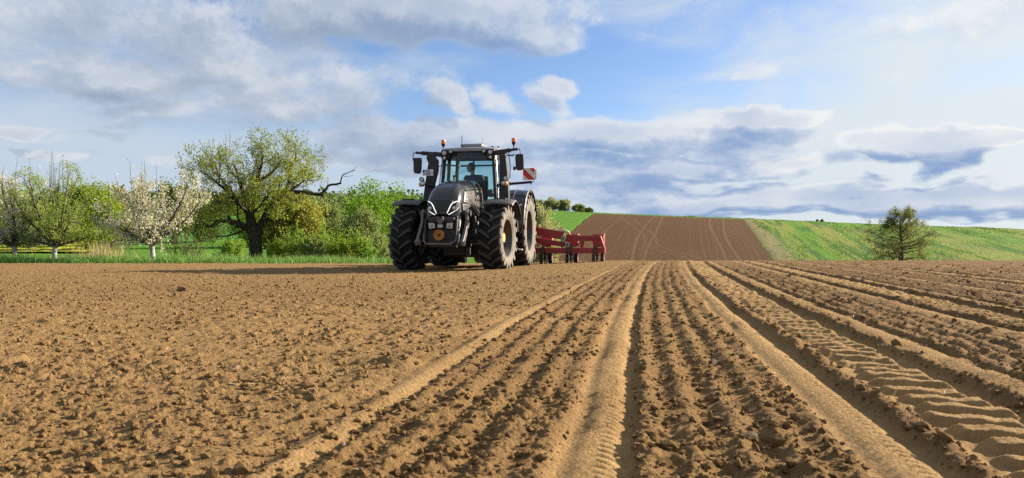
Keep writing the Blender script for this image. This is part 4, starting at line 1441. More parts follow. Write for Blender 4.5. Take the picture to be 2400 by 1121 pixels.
# ---- front linkage with power take-off guard
lk = empty('front_linkage', (0, 0, 0), 0, TR)
mb = MB(); mb.box((0, -1.05, 1.02), (.74, .30, .56)); mb.box((0, -1.22, 1.20), (.62, .14, .13)); mb.box((0, -1.15, .70), (.66, .35, .10))
mb.build('carrier', DARKMETAL, lk, bevel=.03)
for sd in (-1, 1):
    mb = MB()
    mb.prism([(-.80, 1.40), (-.90, 1.46), (-1.02, 1.40), (-1.03, 1.18), (-1.22, .95), (-1.40, .78), (-1.48, .72), (-1.46, .62), (-1.34, .62), (-1.18, .78), (-.95, 1.0), (-.86, 1.2)], sd * .53 - .035, sd * .53 + .035, 'YZ')
    mb.build('lift_arm', GREYMETAL, lk, bevel=.012)
    MB().cyl((sd * .42, -.92, 1.36), (sd * .61, -.92, 1.36), .075, n=16).build('pivot_pin', DARKMETAL, lk)
    MB().cyl((sd * .42, -1.40, .69), (sd * .59, -1.40, .69), .045, n=12).build('pivot_pin', DARKMETAL, lk)
    mb = MB(); mb.tube([(sd * .36, -1.10, 1.25), (sd * .40, -1.30, .80)], .035, 10); mb.tube([(sd * .36, -1.05, 1.30), (sd * .385, -1.2, 1.02)], .05, 10)
    mb.build('lift_cylinder', GREYMETAL, lk)
    mb = MB(); mb.prism([(sd * .13, 1.02), (sd * .27, 1.0), (sd * .29, 1.14), (sd * .14, 1.13)], -1.33, -1.29)
    mb.build('bracket', simple('pale bracket', (.42, .41, .39), .5, metal=.2), lk, bevel=.008)
    mb = MB(); mb.cyl((sd * .2, -1.345, 1.06), (sd * .2, -1.32, 1.06), .018, n=8)
    mb.build('bolt', DARKMETAL, lk)
    mb = MB(); mb.prism([(-1.12, 1.22), (-1.20, 1.26), (-1.30, 1.20), (-1.35, .95), (-1.40, .60), (-1.28, .56), (-1.18, .9)], sd * .365 - .02, sd * .365 + .02, 'YZ')
    mb.build('side_plate', DARKMETAL, lk, bevel=.01)
    mb = MB(); mb.tube([(sd * .47, -1.45, .88), (sd * .47, -1.50, .80), (sd * .45, -1.50, .66), (sd * .43, -1.42, .62)], .018, 8)
    mb.build('hook', GREYMETAL, lk)
mb = MB(); mb.cyl((0, -1.38, 1.16), (0, -1.18, 1.16), .055, n=12); mb.box((0, -1.32, 1.20), (.16, .10, .08)); mb.box((-.06, -1.36, 1.25), (.03, .08, .06)); mb.box((.06, -1.36, 1.25), (.03, .08, .06))
mb.build('top_link_bracket', GREYMETAL, lk, bevel=.008)
mb = MB(); mb.prism([(-.055, 1.03), (.055, 1.03), (.06, 1.10), (-.06, 1.10)], -1.37, -1.345)
mb.build('data_plate', simple('worn sticker', (.40, .40, .40), .5, var=.6, nscale=60), lk)
mb = MB(); mb.lathe([(.115, -1.40), (.12, -1.50), (.11, -1.515), (.095, -1.50), (.09, -1.47), (.0, -1.46)], 'Y', c=(0.0, 0, .86), n=28)
pto = mb.build('pto_guard', YELLOW, lk)
MB().lathe([(.0, -1.50), (.032, -1.495), (.036, -1.44)], 'Y', c=(.0, 0, .86), n=10).build('pto_shaft', DARKMETAL, pto)
mb = MB(); mb.tube([(-.36, -1.30, .86), (-.38, -1.42, .74), (-.28, -1.52, .66), (.28, -1.52, .66), (.38, -1.42, .74), (.36, -1.30, .86)], .022, 8)
mb.build('guard_bar', GREYMETAL, lk)
mb = MB(); mb.prism([(-.30, .58), (.30, .58), (.36, .80), (.33, .98), (-.33, .98), (-.36, .80)], -1.26, -1.20)
mb.build('front_plate', DARKMETAL, lk, bevel=.012)

# ---- front fenders
def arc_fender(y, z, r, x0, x1, a0, a1, drop, n=18, lip=.06):
    rows = []
    for i in range(n + 1):
        a = R(a0 + (a1 - a0) * i / n)
        row = []
        for x, dr in ((x0, -drop * .5), (x0 + (x1 - x0) * .12, 0), (x0 + (x1 - x0) * .5, .012), (x0 + (x1 - x0) * .80, -.01), (x1 - (x1 - x0) * .04, -drop * .55), (x1, -drop - lip * .3)):
            row.append((x, y - (r + dr) * math.cos(a), z + (r + dr) * math.sin(a)))
        rows.append(row)
    return MB().grid(rows)
for sd in (-1, 1):
    xs = (.78, 1.50) if sd > 0 else (-.78, -1.50)
    fd = arc_fender(0, .80, .925, xs[0], xs[1], 58, 150, .05).build('front_fender', FENDER, TR, solid=.022, smooth=50)
    mb = MB(); mb.beam((sd * 1.0, -.12, 1.735), (sd * 1.28, -.12, 1.735), .18, .022)
    mb.build('fender_rib', FENDER, fd, bevel=.006)
    mb = MB(); mb.tube([(sd * .80, .0, 1.0), (sd * .80, .25, 1.35), (sd * .85, .2, 1.70)], .03, 8)
    mb.build('fender_stay', DARKMETAL, fd)
    MB().tube([(sd * 1.44, -.42, 1.60), (sd * 1.44, -.40, 1.50)], .012, 6).build('fender_bolt', DARKMETAL, fd)
    mb = MB(); mb.tube([(sd * 1.47, .45, 1.58), (sd * 1.52, .60, 1.62), (sd * 1.53, .68, 1.45), (sd * 1.52, .70, 1.0), (sd * 1.47, .66, .9)], .014, 6)
    mb.build('guard_rod', PLASTIC, TR)
# ---- rear fenders
for sd in (-1, 1):
    a, b = (.62, 1.36) if sd > 0 else (-.62, -1.36)
    arc_fender(2.85, 1.0, 1.10, a, b, 2, 158, .03, 26).build('rear_fender', PAINT, TR, solid=.03, smooth=50)
    arc_fender(2.85, 1.0, 1.115, b, b + sd * .03, 2, 158, .02, 26).build('fender_edge', PLASTIC, TR, solid=.02, smooth=50)
    rib = []
    for i in range(17):
        an = R(15 + 120 * i / 16); rib.append((sd * 1.02, 2.85 - 1.125 * math.cos(an), 1.0 + 1.125 * math.sin(an)))
    MB().tube(rib, .018, 6).build('fender_rib', FENDER, TR)
    mb = MB(); mb.box((sd * .66, 2.85, 1.55), (.08, 1.9, 1.1))
    mb.build('fender_inner_wall', PLASTIC, TR, bevel=.05)

# ---- cab
FX, FY, RY = .74, 1.28, 2.78
A0, A1 = (.74, 1.24, 1.55), (.64, 1.36, 3.02)
B0, B1 = (.79, 2.00, 1.30), (.70, 2.02, 3.04)
C0, C1 = (.74, 2.80, 1.75), (.66, 2.74, 3.02)
for sd in (-1, 1):
    f = lambda p: (sd * p[0], p[1], p[2])
    for nm, p0, p1, w, d in (('front_pillar', A0, A1, .075, .10), ('door_pillar', B0, B1, .08, .11), ('rear_pillar', C0, C1, .09, .12)):
        MB().beam(f(p0), f(p1), d, w, (1, 0, 0)).build(nm, PLASTIC, TR, bevel=.015)
    mb = MB(); mb.beam(f((.76, 1.2, 1.42)), f((.79, 2.05, 1.30)), .08, .12); mb.beam(f((.79, 2.0, 1.32)), f((.74, 2.82, 1.76)), .08, .10);
    mb.build('cab_sill', PLASTIC, TR, bevel=.015)
    MB().beam(f((.65, 1.34, 3.02)), f((.66, 2.78, 3.02)), .09, .08).build('roof_rail', PLASTIC, TR, bevel=.015)
    MB().add([f((.745, 1.26, 1.5)), f((.785, 1.97, 1.38)), f((.70, 1.99, 3.0)), f((.655, 1.38, 3.0))], [(0, 1, 2, 3)]).build('door_glass', GLASS, TR, smooth=0)
    MB().add([f((.785, 2.04, 1.40)), f((.74, 2.76, 1.80)), f((.665, 2.72, 3.0)), f((.70, 2.05, 3.0))], [(0, 1, 2, 3)]).build('side_glass', GLASS, TR, smooth=0)
    # door frame with grab rail, bright in the sun
    mb = MB(); mb.tube([f((.80, 1.24, 1.55)), f((.79, 1.25, 2.0)), f((.74, 1.32, 2.6)), f((.70, 1.36, 2.95))], .018, 8); mb.tube([f((.84, 1.9, 1.45)), f((.83, 1.92, 2.0)), f((.77, 1.95, 2.9))], .02, 8)
    mb.build('door_frame', CHROME, TR)
    mb = MB(); mb.tube([f((.78, 1.16, 2.05)), f((.84, 1.08, 2.08)), f((.84, 1.06, 2.60)), f((.70, 1.26, 2.68))], .013, 6)
    mb.build('grab_rail', PLASTIC, TR)
    mb = MB(); mb.box(f((.83, 1.9, 1.95)), (.03, .16, .035))
    mb.build('door_handle', PLASTIC, TR, bevel=.008)
# windscreen, slightly curved
rows = []
for i in range(5):
    v = i / 4; r = []
    for j in range(9):
        u = j / 8 * 2 - 1
        hw = .72 * (1 - v) + .62 * v
        r.append((u * hw, 1.23 + .12 * v - .05 * (1 - u * u), 1.56 + 1.45 * v))
    rows.append(r)
MB().grid(rows).build('windscreen', GLASS, TR)
MB().add([(-.66, 2.82, 1.75), (.66, 2.82, 1.75), (.62, 2.76, 3.0), (-.62, 2.76, 3.0)], [(0, 1, 2, 3)]).build('rear_window', GLASS_REAR, TR, smooth=0)
mb = MB()
mb.box((0, 2.80, 2.98), (1.3, .07, .10)); mb.box((0, 2.83, 1.72), (1.3, .08, .10)); mb.box((-.22, 2.78, 2.5), (.05, .05, 1.0)); mb.box((0, 2.79, 2.80), (1.2, .03, .05))
mb.build('rear_frame', INTERIOR, TR, bevel=.01)
mb = MB(); mb.box((0, 1.37, 3.0), (1.26, .12, .12)); mb.box((0, 1.5, 2.93), (1.15, .25, .10))
mb.build('header_beam', INTERIOR, TR, bevel=.02)
mb = MB(); mb.box((0, 2.1, 1.28), (1.4, 1.6, .10)); mb.box((0, 2.62, 1.52), (1.36, .40, .50))
mb.build('cab_floor', INTERIOR, TR, bevel=.02)
mb = MB(); mb.prism([(1.25, 1.35), (1.60, 1.35), (1.55, 1.85), (1.42, 2.0), (1.25, 1.95)], -.26, .26, 'YZ')
mb.build('dashboard', INTERIOR, TR, bevel=.04)
mb = MB(); sw = [(.19 * math.cos(t * math.pi / 9), 1.72 + .13 * math.sin(t * math.pi / 9), 2.02 - .13 * math.sin(t * math.pi / 9) * -1) for t in range(19)]
mb.tube(sw, .017, 6); mb.tube([(0, 1.5, 1.80), (0, 1.72, 2.02)], .03, 8); mb.tube([(-.18, 1.72, 2.02), (.18, 1.72, 2.02)], .014, 6)
mb.build('steering_wheel', INTERIOR, TR)
mb = MB(); mb.box((-.50, 1.75, 2.30), (.03, .24, .32)); mb.tube([(-.62, 1.55, 2.0), (-.52, 1.72, 2.25)], .015, 6)
mb.build('monitor', INTERIOR, TR, bevel=.01)
mb = MB(); mb.prism([(2.0, 1.75), (2.48, 1.78), (2.50, 1.88), (2.0, 1.88)], -.24 + .02, .26, 'YZ'); mb.prism([(2.42, 1.84), (2.52, 1.84), (2.62, 2.46), (2.54, 2.50)], -.20, .25, 'YZ'); mb.box((.02, 2.28, 1.58), (.4, .4, .34))
mb.build('seat', INTERIOR, TR, bevel=.04, seg=3)
mb = MB(); mb.prism([(2.02, 1.9), (2.4, 1.9), (2.42, 2.12), (2.10, 2.08)], .30, .44, 'YZ')
mb.build('armrest_console', INTERIOR, TR, bevel=.03)
# roof
rows = []
for (y, hw, zt) in [(1.20, .56, 3.06), (1.22, .66, 3.09), (1.32, .72, 3.13), (1.6, .75, 3.17), (2.2, .76, 3.20), (2.7, .75, 3.19), (2.92, .70, 3.14), (2.96, .62, 3.09)]:
    zb = 3.035
    rows.append([(-hw * .96, y, zb), (-hw, y, (zb + zt) / 2), (-hw * .93, y, zt - .012), (-hw * .5, y, zt + .012), (0, y, zt + .02), (hw * .5, y, zt + .012), (hw * .93, y, zt - .012), (hw, y, (zb + zt) / 2), (hw * .96, y, zb)])
mb = MB().grid(rows, caps=True); m_ = 9
for i in range(len(rows) - 1):
    mb.f.append((i * m_, (i + 1) * m_, (i + 1) * m_ + 8, i * m_ + 8))
roof = mb.build('roof', ROOFGREY, TR, smooth=50)
MB().prism([(1.55, 3.19), (1.62, 3.275), (2.25, 3.285), (2.38, 3.20)], -.30, .30, 'YZ').build('roof_hatch', ROOFGREY, roof, bevel=.03, seg=3)
MB().box((.42, 2.35, 3.245), (.10, .14, .06)).build('receiver', PLASTIC, roof, bevel=.015)
MB().cyl((.56, 2.4, 3.20), (.56, 2.4, 3.28), .03).build('roof_cap', PLASTIC, roof)
MB().tube([(-.24, 1.55, 3.16), (-.245, 1.56, 3.49)], [.012, .008], 6).build('antenna', PLASTIC, roof)
MB().tube([(.14, 2.2, 3.27), (.17, 2.2, 3.50)], .003, 4).build('antenna', PLASTIC, roof)
# lamp clusters at the roof corners
def round_lamp(name, c, r, parent, lens=LENS):
    e = MB().lathe([(.0, .09), (r * .7, .09), (r * 1.12, .03), (r * 1.15, -.03), (r * 1.02, -.035), (r * .98, -.02)], 'Y', c=c, n=20).build(name, PLASTIC, parent)
    MB().lathe([(.0, -.032), (r * .5, -.030), (r * .97, -.018)], 'Y', c=c, n=20).build('lens', lens, e)
    MB().lathe([(r * .40, -.036), (r * .52, -.036), (r * .52, -.025)], 'Y', c=c, n=14).build('lens_ring', CHROME, e)
    return e
for sd in (-1, 1):
    mb = MB(); mb.box((sd * .60, 1.24, 2.96), (.22, .12, .24)); mb.box((sd * .46, 1.24, 3.02), (.16, .10, .10))
    mb.build('lamp_bracket', PLASTIC, TR, bevel=.03)
    round_lamp('work_lamp', (sd * .61, 1.15, 2.99), .062, TR)
    round_lamp('work_lamp', (sd * .44, 1.15, 3.02), .046, TR)
    round_lamp('work_lamp', (sd * .61, 1.15, 2.86), .048, TR)
    # lower lamps and indicators on arms
    mb = MB(); mb.tube([(sd * .82, 1.02, 2.12), (sd * .95, .86, 2.15), (sd * 1.06, .80, 2.17)], .032, 8); mb.tube([(sd * 1.02, .80, 2.16), (sd * 1.06, .78, 2.28)], .016, 6)
    mb.build('lamp_arm', PLASTIC, TR)
    round_lamp('side_lamp', (sd * 1.09, .74, 2.285), .055, TR)
    ind = MB(); ind.tube([(sd * 1.02, .72, 2.155), (sd * 1.05, .70, 2.155), (sd * 1.09, .70, 2.155)], [.05, .062, .062], 16)
    ind.build('indicator', LENS, TR)
    MB().tube([(sd * 1.092, .70, 2.155), (sd * 1.125, .70, 2.155), (sd * 1.15, .71, 2.155)], [.062, .058, .02], 16).build('indicator_lens', AMBER, TR)

# exhaust and intake columns beside the cab
for sd in (-1, 1):
    o = [(-1.0, 3.0), (-.93, 3.0), (-.76, 2.80), (-.765, 2.52), (-.86, 2.15), (-.86, 1.45), (-1.14, 1.45), (-1.13, 1.9), (-1.05, 2.45), (-1.0, 2.72), (-1.06, 2.86)]
    if sd > 0:
        o = [(-1.03, 2.96), (-.98, 2.97), (-.87, 2.82), (-.865, 2.52), (-.875, 2.15), (-.875, 1.45), (-1.12, 1.45), (-1.115, 1.9), (-1.085, 2.45), (-1.05, 2.80)]
        o = [(-x, z) for x, z in o][::-1]
    MB().prism(o, 1.0, 1.20).build('air_column' if sd > 0 else 'exhaust_column', PLASTIC, TR, bevel=.025, seg=3)
    # mirror arm, mirror, beacon
    if sd < 0:
        arm = [(-.62, 1.22, 2.945), (-.9, 1.14, 2.97), (-1.2, 1.05, 2.99), (-1.34, 1.02, 3.0)]
    else:
        arm = [(.66, 1.22, 2.96), (.95, 1.16, 3.0), (1.15, 1.12, 3.03), (1.34, 1.1, 3.05)]
    mb = MB()
    for a, b, w in zip(arm[:-1], arm[1:], (.12, .10, .06)):
        mb.beam(a, b, .08, w)
    mb.build('mirror_arm', PLASTIC, TR, bevel=.012)
    e = Vector(arm[-1])
    mb = MB(); mb.tube([e, e + Vector((sd * .05, -.01, -.01)), e + Vector((sd * .065, -.02, -.08)), e + Vector((sd * .065, -.02, -.20))], .013, 6)
    mb.build('mirror_bracket', PLASTIC, TR)
    cx_, cz = (-1.29, 2.665) if sd < 0 else (1.405, 2.71)
    pr = [(-.105, .20), (.11, .20), (.12, .10), (.10, -.17), (.06, -.215), (-.07, -.205), (-.10, -.15)]
    if sd > 0: pr = [(-x, z) for x, z in pr][::-1]
    mr = MB().prism([(cx_ + x, cz + z) for x, z in pr], .96, 1.06).build('mirror', PLASTIC, TR, bevel=.03, seg=3)
    MB().box((cx_, 1.064, cz), (.16, .008, .34)).build('mirror_glass', CHROME, mr)
    if sd > 0:
        mb = MB(); mb.lathe([(.0, -.03), (.045, -.03), (.05, .02), (.0, .04)], 'X', c=(1.27, 1.0, 2.55), n=14)
        mb.tube([(1.10, 1.1, 2.95), (1.14, 1.1, 2.6), (1.13, 1.1, 2.3)], .012, 6); mb.tube([(1.05, 1.1, 2.9), (1.22, 1.06, 2.88), (1.25, 1.06, 2.92)], .02, 6)
        mb.build('mirror_brace', PLASTIC, TR)
    bx_, bz_ = (-.65, 3.045) if sd < 0 else (1.21, 3.05)
    MB().tube([(bx_, 1.2, bz_ - .04), (bx_, 1.2, bz_ + .16)], .016, 8).build('beacon_post', PLASTIC, TR)
    bc = MB().lathe([(.018, .10), (.05, .16), (.056, .19), (.0, .19)], 'Z', c=(bx_, 1.2, bz_), n=16).build('beacon_base', PLASTIC, TR)
    MB().lathe([(.053, .19), (.056, .21), (.055, .27), (.046, .292), (.0, .296)], 'Z', c=(bx_, 1.2, bz_), n=18).build('beacon_lens', ORANGE, bc)

# licence plate on the exhaust column
def lettering(txt, loc, size, mat, parent, sx=1.0, name='lettering'):
    cu = bpy.data.curves.new(name, 'FONT'); cu.body = txt; cu.size = size; cu.extrude = .0012; cu.align_x = 'LEFT'
    cu.offset = .0018
    o = bpy.data.objects.new(name, cu); COL.objects.link(o); o.parent = parent
    o.location = loc; o.rotation_euler = (R(90), 0, 0); o.scale = (sx, 1, 1)
    cu.materials.append(mat)
    me = bpy.data.meshes.new_from_object(o)
    o2 = link_mesh(name, me, mat, parent); o2.matrix_basis = o.matrix_basis
    bpy.data.objects.remove(o)
    return o2
PX0, PZ0, PY0 = -1.135, 2.395, .965
pl = MB().box((PX0 + .14, PY0 + .006, PZ0 + .08), (.285, .008, .16)).build('licence_plate', WHITE, TR, bevel=.004)
MB().box((PX0 + .022, PY0 - .001, PZ0 + .117), (.040, .004, .075)).build('plate_band', BLUE, pl)
lettering('OAL', (PX0 + .05, PY0 - .001, PZ0 + .088), .088, INK, pl, .95)
lettering('V 450', (PX0 + .012, PY0 - .001, PZ0 + .014), .088, INK, pl, .90)
MB().cyl((PX0 + .245, PY0 - .002, PZ0 + .072), (PX0 + .245, PY0 + .004, PZ0 + .072), .021, n=14).build('plate_seal', simple('grey seal', (.25, .25, .25), .5), pl)
MB().tube([(PX0 + .14, 1.0, PZ0 + .08), (PX0 + .14, PY0 + .006, PZ0 + .08)], .02, 6).build('plate_bracket', PLASTIC, TR)

# striped warning board on its arm
wb = MB().box((1.40, 2.40, 2.515), (.325, .015, .32)).build('warning_board', WHITE, TR, bevel=.004)
x0, x1, z0, z1 = 1.243, 1.557, 2.36, 2.67
MB().prism([(x0, z1 - .015), (x0 + .02, z1), (x1, z0 + .01), (x1, z0), (x0 + .15, z0), (x0, z1 - .165)], 2.387, 2.392).build('stripe', REDREFL, wb, smooth=0)
MB().prism([(x0 + .17, z1), (x1, z1), (x1, z1 - .135)], 2.387, 2.392).build('stripe', REDREFL, wb, smooth=0)
MB().box((1.585, 2.43, 2.51), (.05, .012, .28)).build('board_side', WHITE, wb)
mb = MB(); mb.beam((.80, 2.42, 2.25), (1.485, 2.42, 2.30), .06, .065); mb.tube([(1.465, 2.42, 2.30), (1.535, 2.42, 2.31), (1.545, 2.41, 2.37)], .012, 6)
mb.build('board_arm', PLASTIC, TR, bevel=.01)
mb = MB(); mb.cyl((1.455, 2.42, 2.27), (1.455, 2.42, 2.235), .014, n=8); mb.lathe([(.0, -.05), (.05, -.04), (.05, .04), (.0, .05)], 'Y', c=(.86, 2.40, 2.26), n=12)
mb.build('arm_joint', DARKMETAL, TR)

# steps under the door
st = MB()
for z in (.50, .78, 1.06):
    st.box((1.0 + (1.06 - z) * .25, 1.55, z), (.30, .34, .03))
st.beam((.92, 1.38, 1.2), (1.2, 1.38, .48), .03, .06); st.beam((.92, 1.72, 1.2), (1.2, 1.72, .48), .03, .06)
st.build('steps', DARKMETAL, TR, bevel=.006)
MB().box((1.34, 1.25, .495), (.18, .10, .035)).build('step_edge', simple('worn step', (.55, .54, .52), .5), TR, bevel=.01)
MB().tube([(1.05, 1.25, .50), (1.28, 1.25, .495)], .014, 6).build('step_bar', DARKMETAL, TR)
MB().tube([(.98, 1.30, 1.28), (1.20, 1.18, 1.30), (1.30, 1.16, 1.22), (1.33, 1.16, .95)], .02, 8).build('step_handle', PLASTIC, TR)

# ================================================================== DRIVER
def skin_body(name, joints, edges, mat, parent, sub=2):
    me = bpy.data.meshes.new(name)
    me.from_pydata([j[0] for j in joints], edges, [])
    me.materials.append(mat)
    o = bpy.data.objects.new(name, me); COL.objects.link(o); o.parent = parent
    o.modifiers.new('Skin', 'SKIN').use_smooth_shade = True
    for i, j in enumerate(joints):
        sv_ = me.skin_vertices[0].data[i]
        sv_.radius = (j[1], j[2] if len(j) > 2 else j[1]); sv_.use_root = (i == 0)
    md = o.modifiers.new('Subsurf', 'SUBSURF'); md.levels = 1; md.render_levels = sub
    return o

def driver():
    w = TR.matrix_basis
    root = empty('person', w @ Vector((-.06, 2.22, 1.86)), HEAD)
    root.scale = (1.12, 1.12, 1.12)
    tag(root, 'driver in a dark blue shirt sitting in the tractor cab, looking sideways', 'person')
    # frame: x to the picture's right, -y towards the windscreen
    J = [((0, .05, .10), .15, .12), ((0, .06, .30), .15, .11), ((-.02, .03, .47), .16, .105), ((-.04, 0, .56), .06, .06), ((-.065, -.015, .64), .05, .055),
         ((-.20, .02, .50), .062), ((-.25, -.14, .30), .048), ((-.17, -.36, .25), .037), ((-.14, -.43, .25), .032, .022),
         ((.16, .02, .50), .062), ((.24, -.10, .28), .048), ((.16, -.34, .24), .037), ((.13, -.42, .25), .032, .022),
         ((-.10, 0.0, .08), .085), ((-.13, -.42, .10), .065), ((-.13, -.46, -.34), .045), ((-.13, -.60, -.38), .04),
         ((.10, 0.0, .08), .085), ((.13, -.42, .10), .065), ((.13, -.46, -.34), .045), ((.13, -.60, -.38), .04)]
    E = [(0, 1), (1, 2), (2, 3), (3, 4), (2, 5), (5, 6), (6, 7), (7, 8), (2, 9), (9, 10), (10, 11), (11, 12), (0, 13), (13, 14), (14, 15), (15, 16), (0, 17), (17, 18), (18, 19), (19, 20)]
    for hand, sx in ((8, -1), (12, 1)):
        b = Vector(J[hand][0])
        for k in range(5):
            if k == 4:
                p = [b + Vector((-sx * .02, .02, .02)), b + Vector((-sx * .045, -.005, .035)), b + Vector((-sx * .05, -.03, .03))]
            else:
                yy = (k - 1.5) * .018; L = (.85, 1.0, .95, .75)[k]
                p = [b + Vector((yy, -.03, .0)), b + Vector((yy, -.03 - .045 * L, .012)), b + Vector((yy, -.03 - .06 * L, -.02)), b + Vector((yy, -.03 - .035 * L, -.04))]
            prev = hand
            for q in p:
                J.append((tuple(q), .009)); E.append((prev, len(J) - 1)); prev = len(J) - 1
    body = skin_body('body', J, E, SKIN, root)
    # head turned to the picture's left
    def blob(name, c, r, mat, par, n=18, cut=None, shape=None):
        rows = []
        for i in range(n // 2 + 1):
            th = math.pi * i / (n // 2)
            row = []
            for j in range(n):
                ph = 2 * math.pi * j / n
                v = Vector((math.sin(th) * math.cos(ph), math.sin(th) * math.sin(ph), math.cos(th)))
                if shape: v = shape(v)
                row.append(Vector(c) + Vector((v.x * r[0], v.y * r[1], v.z * r[2])))
            rows.append(row)
        return MB().grid(rows, closed=True).build(name, mat, par, smooth=70)
    hc = Vector((-.085, -.02, .745))
    def skull(v):
        v = v.copy()
        if v.z < 0: v.x *= 1 - .0 * v.z; v.y *= 1 + .22 * v.z; 
        if v.x > .2 and v.z < -.1: v.x *= .72
        if v.x < -.85 and -.35 < v.z < .1: v.x *= 1.16
        if v.z < -.6 and v.x < 0: v.x *= 1.25
        return v
    hd = blob('head', hc, (.098, .076, .118), SKIN, body, 22, shape=skull)
    mb = MB(); mb.prism([(-.118, -.005), (-.098, .02), (-.094, -.035), (-.112, -.028)], -.012, .012)
    for v in range(len(mb.v)): mb.v[v] = tuple(Vector(mb.v[v]) + hc)
    mb.build('nose', SKIN, body, bevel=.004)
    for sd in (-1, 1):
        blob('ear', hc + Vector((.012, sd * .077, -.01)), (.018, .008, .032), SKIN, body, 10)
        blob('eye', hc + Vector((-.086, sd * .030, .008)), (.010, .012, .008), INK, body, 8)
    MB().tube([hc + Vector((-.094, -.022, -.058)), hc + Vector((-.102, 0, -.057)), hc + Vector((-.094, .022, -.058))], .005, 5).build('mouth', simple('lips', (.30, .11, .09), .5), body)
    def cap(v):
        v = v.copy()
        if v.z < .12 and v.x < .1: v = Vector((v.x * .85, v.y * .9, max(v.z, .12)))
        return v
    blob('hair', hc + Vector((.012, 0, .014)), (.102, .083, .114), simple('dark hair', (.022, .016, .012), .6), body, 20, shape=cap)
    shirt_m = simple('navy shirt', (.018, .026, .060), .85, var=.35, nscale=14)
    S = [((0, .05, .06), .175, .145), ((0, .06, .30), .172, .135), ((-.02, .03, .475), .172, .125), ((-.035, .01, .545), .078, .075),
         ((-.205, .02, .505), .080), ((-.235, -.07, .39), .070), ((.165, .02, .505), .080), ((.215, -.05, .37), .070)]
    skin_body('shirt', S, [(0, 1), (1, 2), (2, 3), (2, 4), (4, 5), (2, 6), (6, 7)], shirt_m, body)
    T = [((0, .05, .09), .165, .14), ((-.10, 0.0, .09), .10), ((-.13, -.42, .10), .080), ((-.13, -.46, -.32), .062), ((.10, 0.0, .09), .10), ((.13, -.42, .10), .080), ((.13, -.46, -.32), .062)]
    skin_body('trousers', T, [(0, 1), (1, 2), (2, 3), (0, 4), (4, 5), (5, 6)], simple('dark trousers', (.03, .03, .035), .9), body)
    for sx in (-1, 1):
        MB().prism([(-.70, -.43), (-.42, -.43), (-.42, -.33), (-.55, -.35), (-.69, -.38)], sx * .13 - .045, sx * .13 + .045, 'YZ').build('shoe', INK, body, bevel=.02)
driver()

# ================================================================== SEED PLANTER behind the tractor
RED = simple('red machine paint', (.27, .012, .015), .42, dust=.10, dustcol=(.25, .17, .11))
REDF = simple('faded red hopper', (.36, .065, .06), .5, dust=.22, dustcol=(.38, .27, .2))
STEEL = simple('hinge plate steel', (.28, .27, .25), .5, metal=.4, dust=.4, dustcol=(.3, .26, .2))
DISC = simple('worn disc steel', (.45, .43, .41), .35, metal=.8, dust=.3)
SP = empty('seed_planter', TR.matrix_basis @ Vector((0, 4.6, .02)), HEAD)
tag(SP, 'red folding seed planter hitched behind the black tractor', 'planter')
for sd in (-1, 1):
    f = lambda x, y, z: (sd * (x + .37), y, z)
    MB().beam(f(.35, 0, 1.06), f(1.70, 0, .83), .14, .24).build('wing_beam', RED, SP, bevel=.012)
    MB().beam(f(.35, .05, .78), f(1.78, .05, .56), .12, .15).build('wing_brace', RED, SP, bevel=.012)
    MB().beam(f(1.74, .06, .755), f(2.80, .06, .755), .14, .16).build('upper_beam', RED, SP, bevel=.012)
    MB().beam(f(.35, -.05, .395), f(2.88, -.05, .395), .14, .16).build('tool_bar', RED, SP, bevel=.012)
    mb = MB(); o = [(2.76, .83), (2.80, .83), (2.92, .47), (2.92, .31), (2.86, .31), (2.86, .47), (2.76, .70)]
    mb.prism([(sd * (a + .37), b) for a, b in o], -.13, .22)
    mb.build('end_plate', RED, SP, bevel=.008)
    for (x, z) in ((1.70, .745), (1.82, .565)):
        mb = MB(); mb.box(f(x, -.10, z), (.14, .06, .17), (0, sd * 8, 0))
        h = mb.build('hinge_plate', STEEL, SP, bevel=.01)
        MB().cyl(f(x, -.14, z), f(x, -.12, z), .025, n=10).build('hinge_pin', DARKMETAL, h)
    mb = MB(); mb.box(f(2.25, .0, .60), (.11, .10, .20)); mb.box(f(2.12, .0, .575), (.06, .10, .10)); mb.box(f(2.24, 0, .47), (.05, .06, .12))
    mb.build('lift_bracket', RED, SP, bevel=.01)
    MB().tube([f(1.62, .02, .50), f(1.75, -.1, .46), f(1.95, -.12, .49), f(2.12, -.05, .56), f(2.2, 0, .66)], .012, 6).build('hydraulic_hose', INK, SP)
    MB().tube([f(2.0, -.08, .47), f(2.3, -.1, .465), f(2.6, -.1, .475)], .010, 6).build('hydraulic_hose', INK, SP)
    mb = MB(); mb.tube([f(1.42, .06, .965), f(1.58, .04, .985), f(1.72, .02, .98), f(1.84, .0, .93), f(1.90, -.02, .86)], [.03, .05, .052, .045, .02], 10)
    mb.build('air_hose', simple('cream hose', (.62, .48, .30), .6, var=.15), SP)
mb = MB(); mb.box((0, -.1, .72), (2.5, .30, .80)); mb.beam((-.4, -.9, .62), (-.3, -.2, .7), .09, .12); mb.beam((.4, -.9, .62), (.3, -.2, .7), .09, .12); mb.beam((0, -.9, 1.15), (0, -.2, 1.05), .07, .07)
mb.build('hitch_frame', RED, SP, bevel=.012)

for x in (-1.05, -.55, .55, 1.05):
    sw = empty('support_wheel', (x, .25, .36), 0, SP)
    MB().lathe([(.20, -.09), (.33, -.10), (.36, -.07), (.36, .07), (.33, .10), (.20, .09)], 'X', n=30).build('tyre', INK, sw)
    MB().lathe([(.0, -.03), (.08, -.05), (.20, -.08), (.205, .08), (.08, .05), (.0, .03)], 'X', n=24).build('rim', RED, sw)

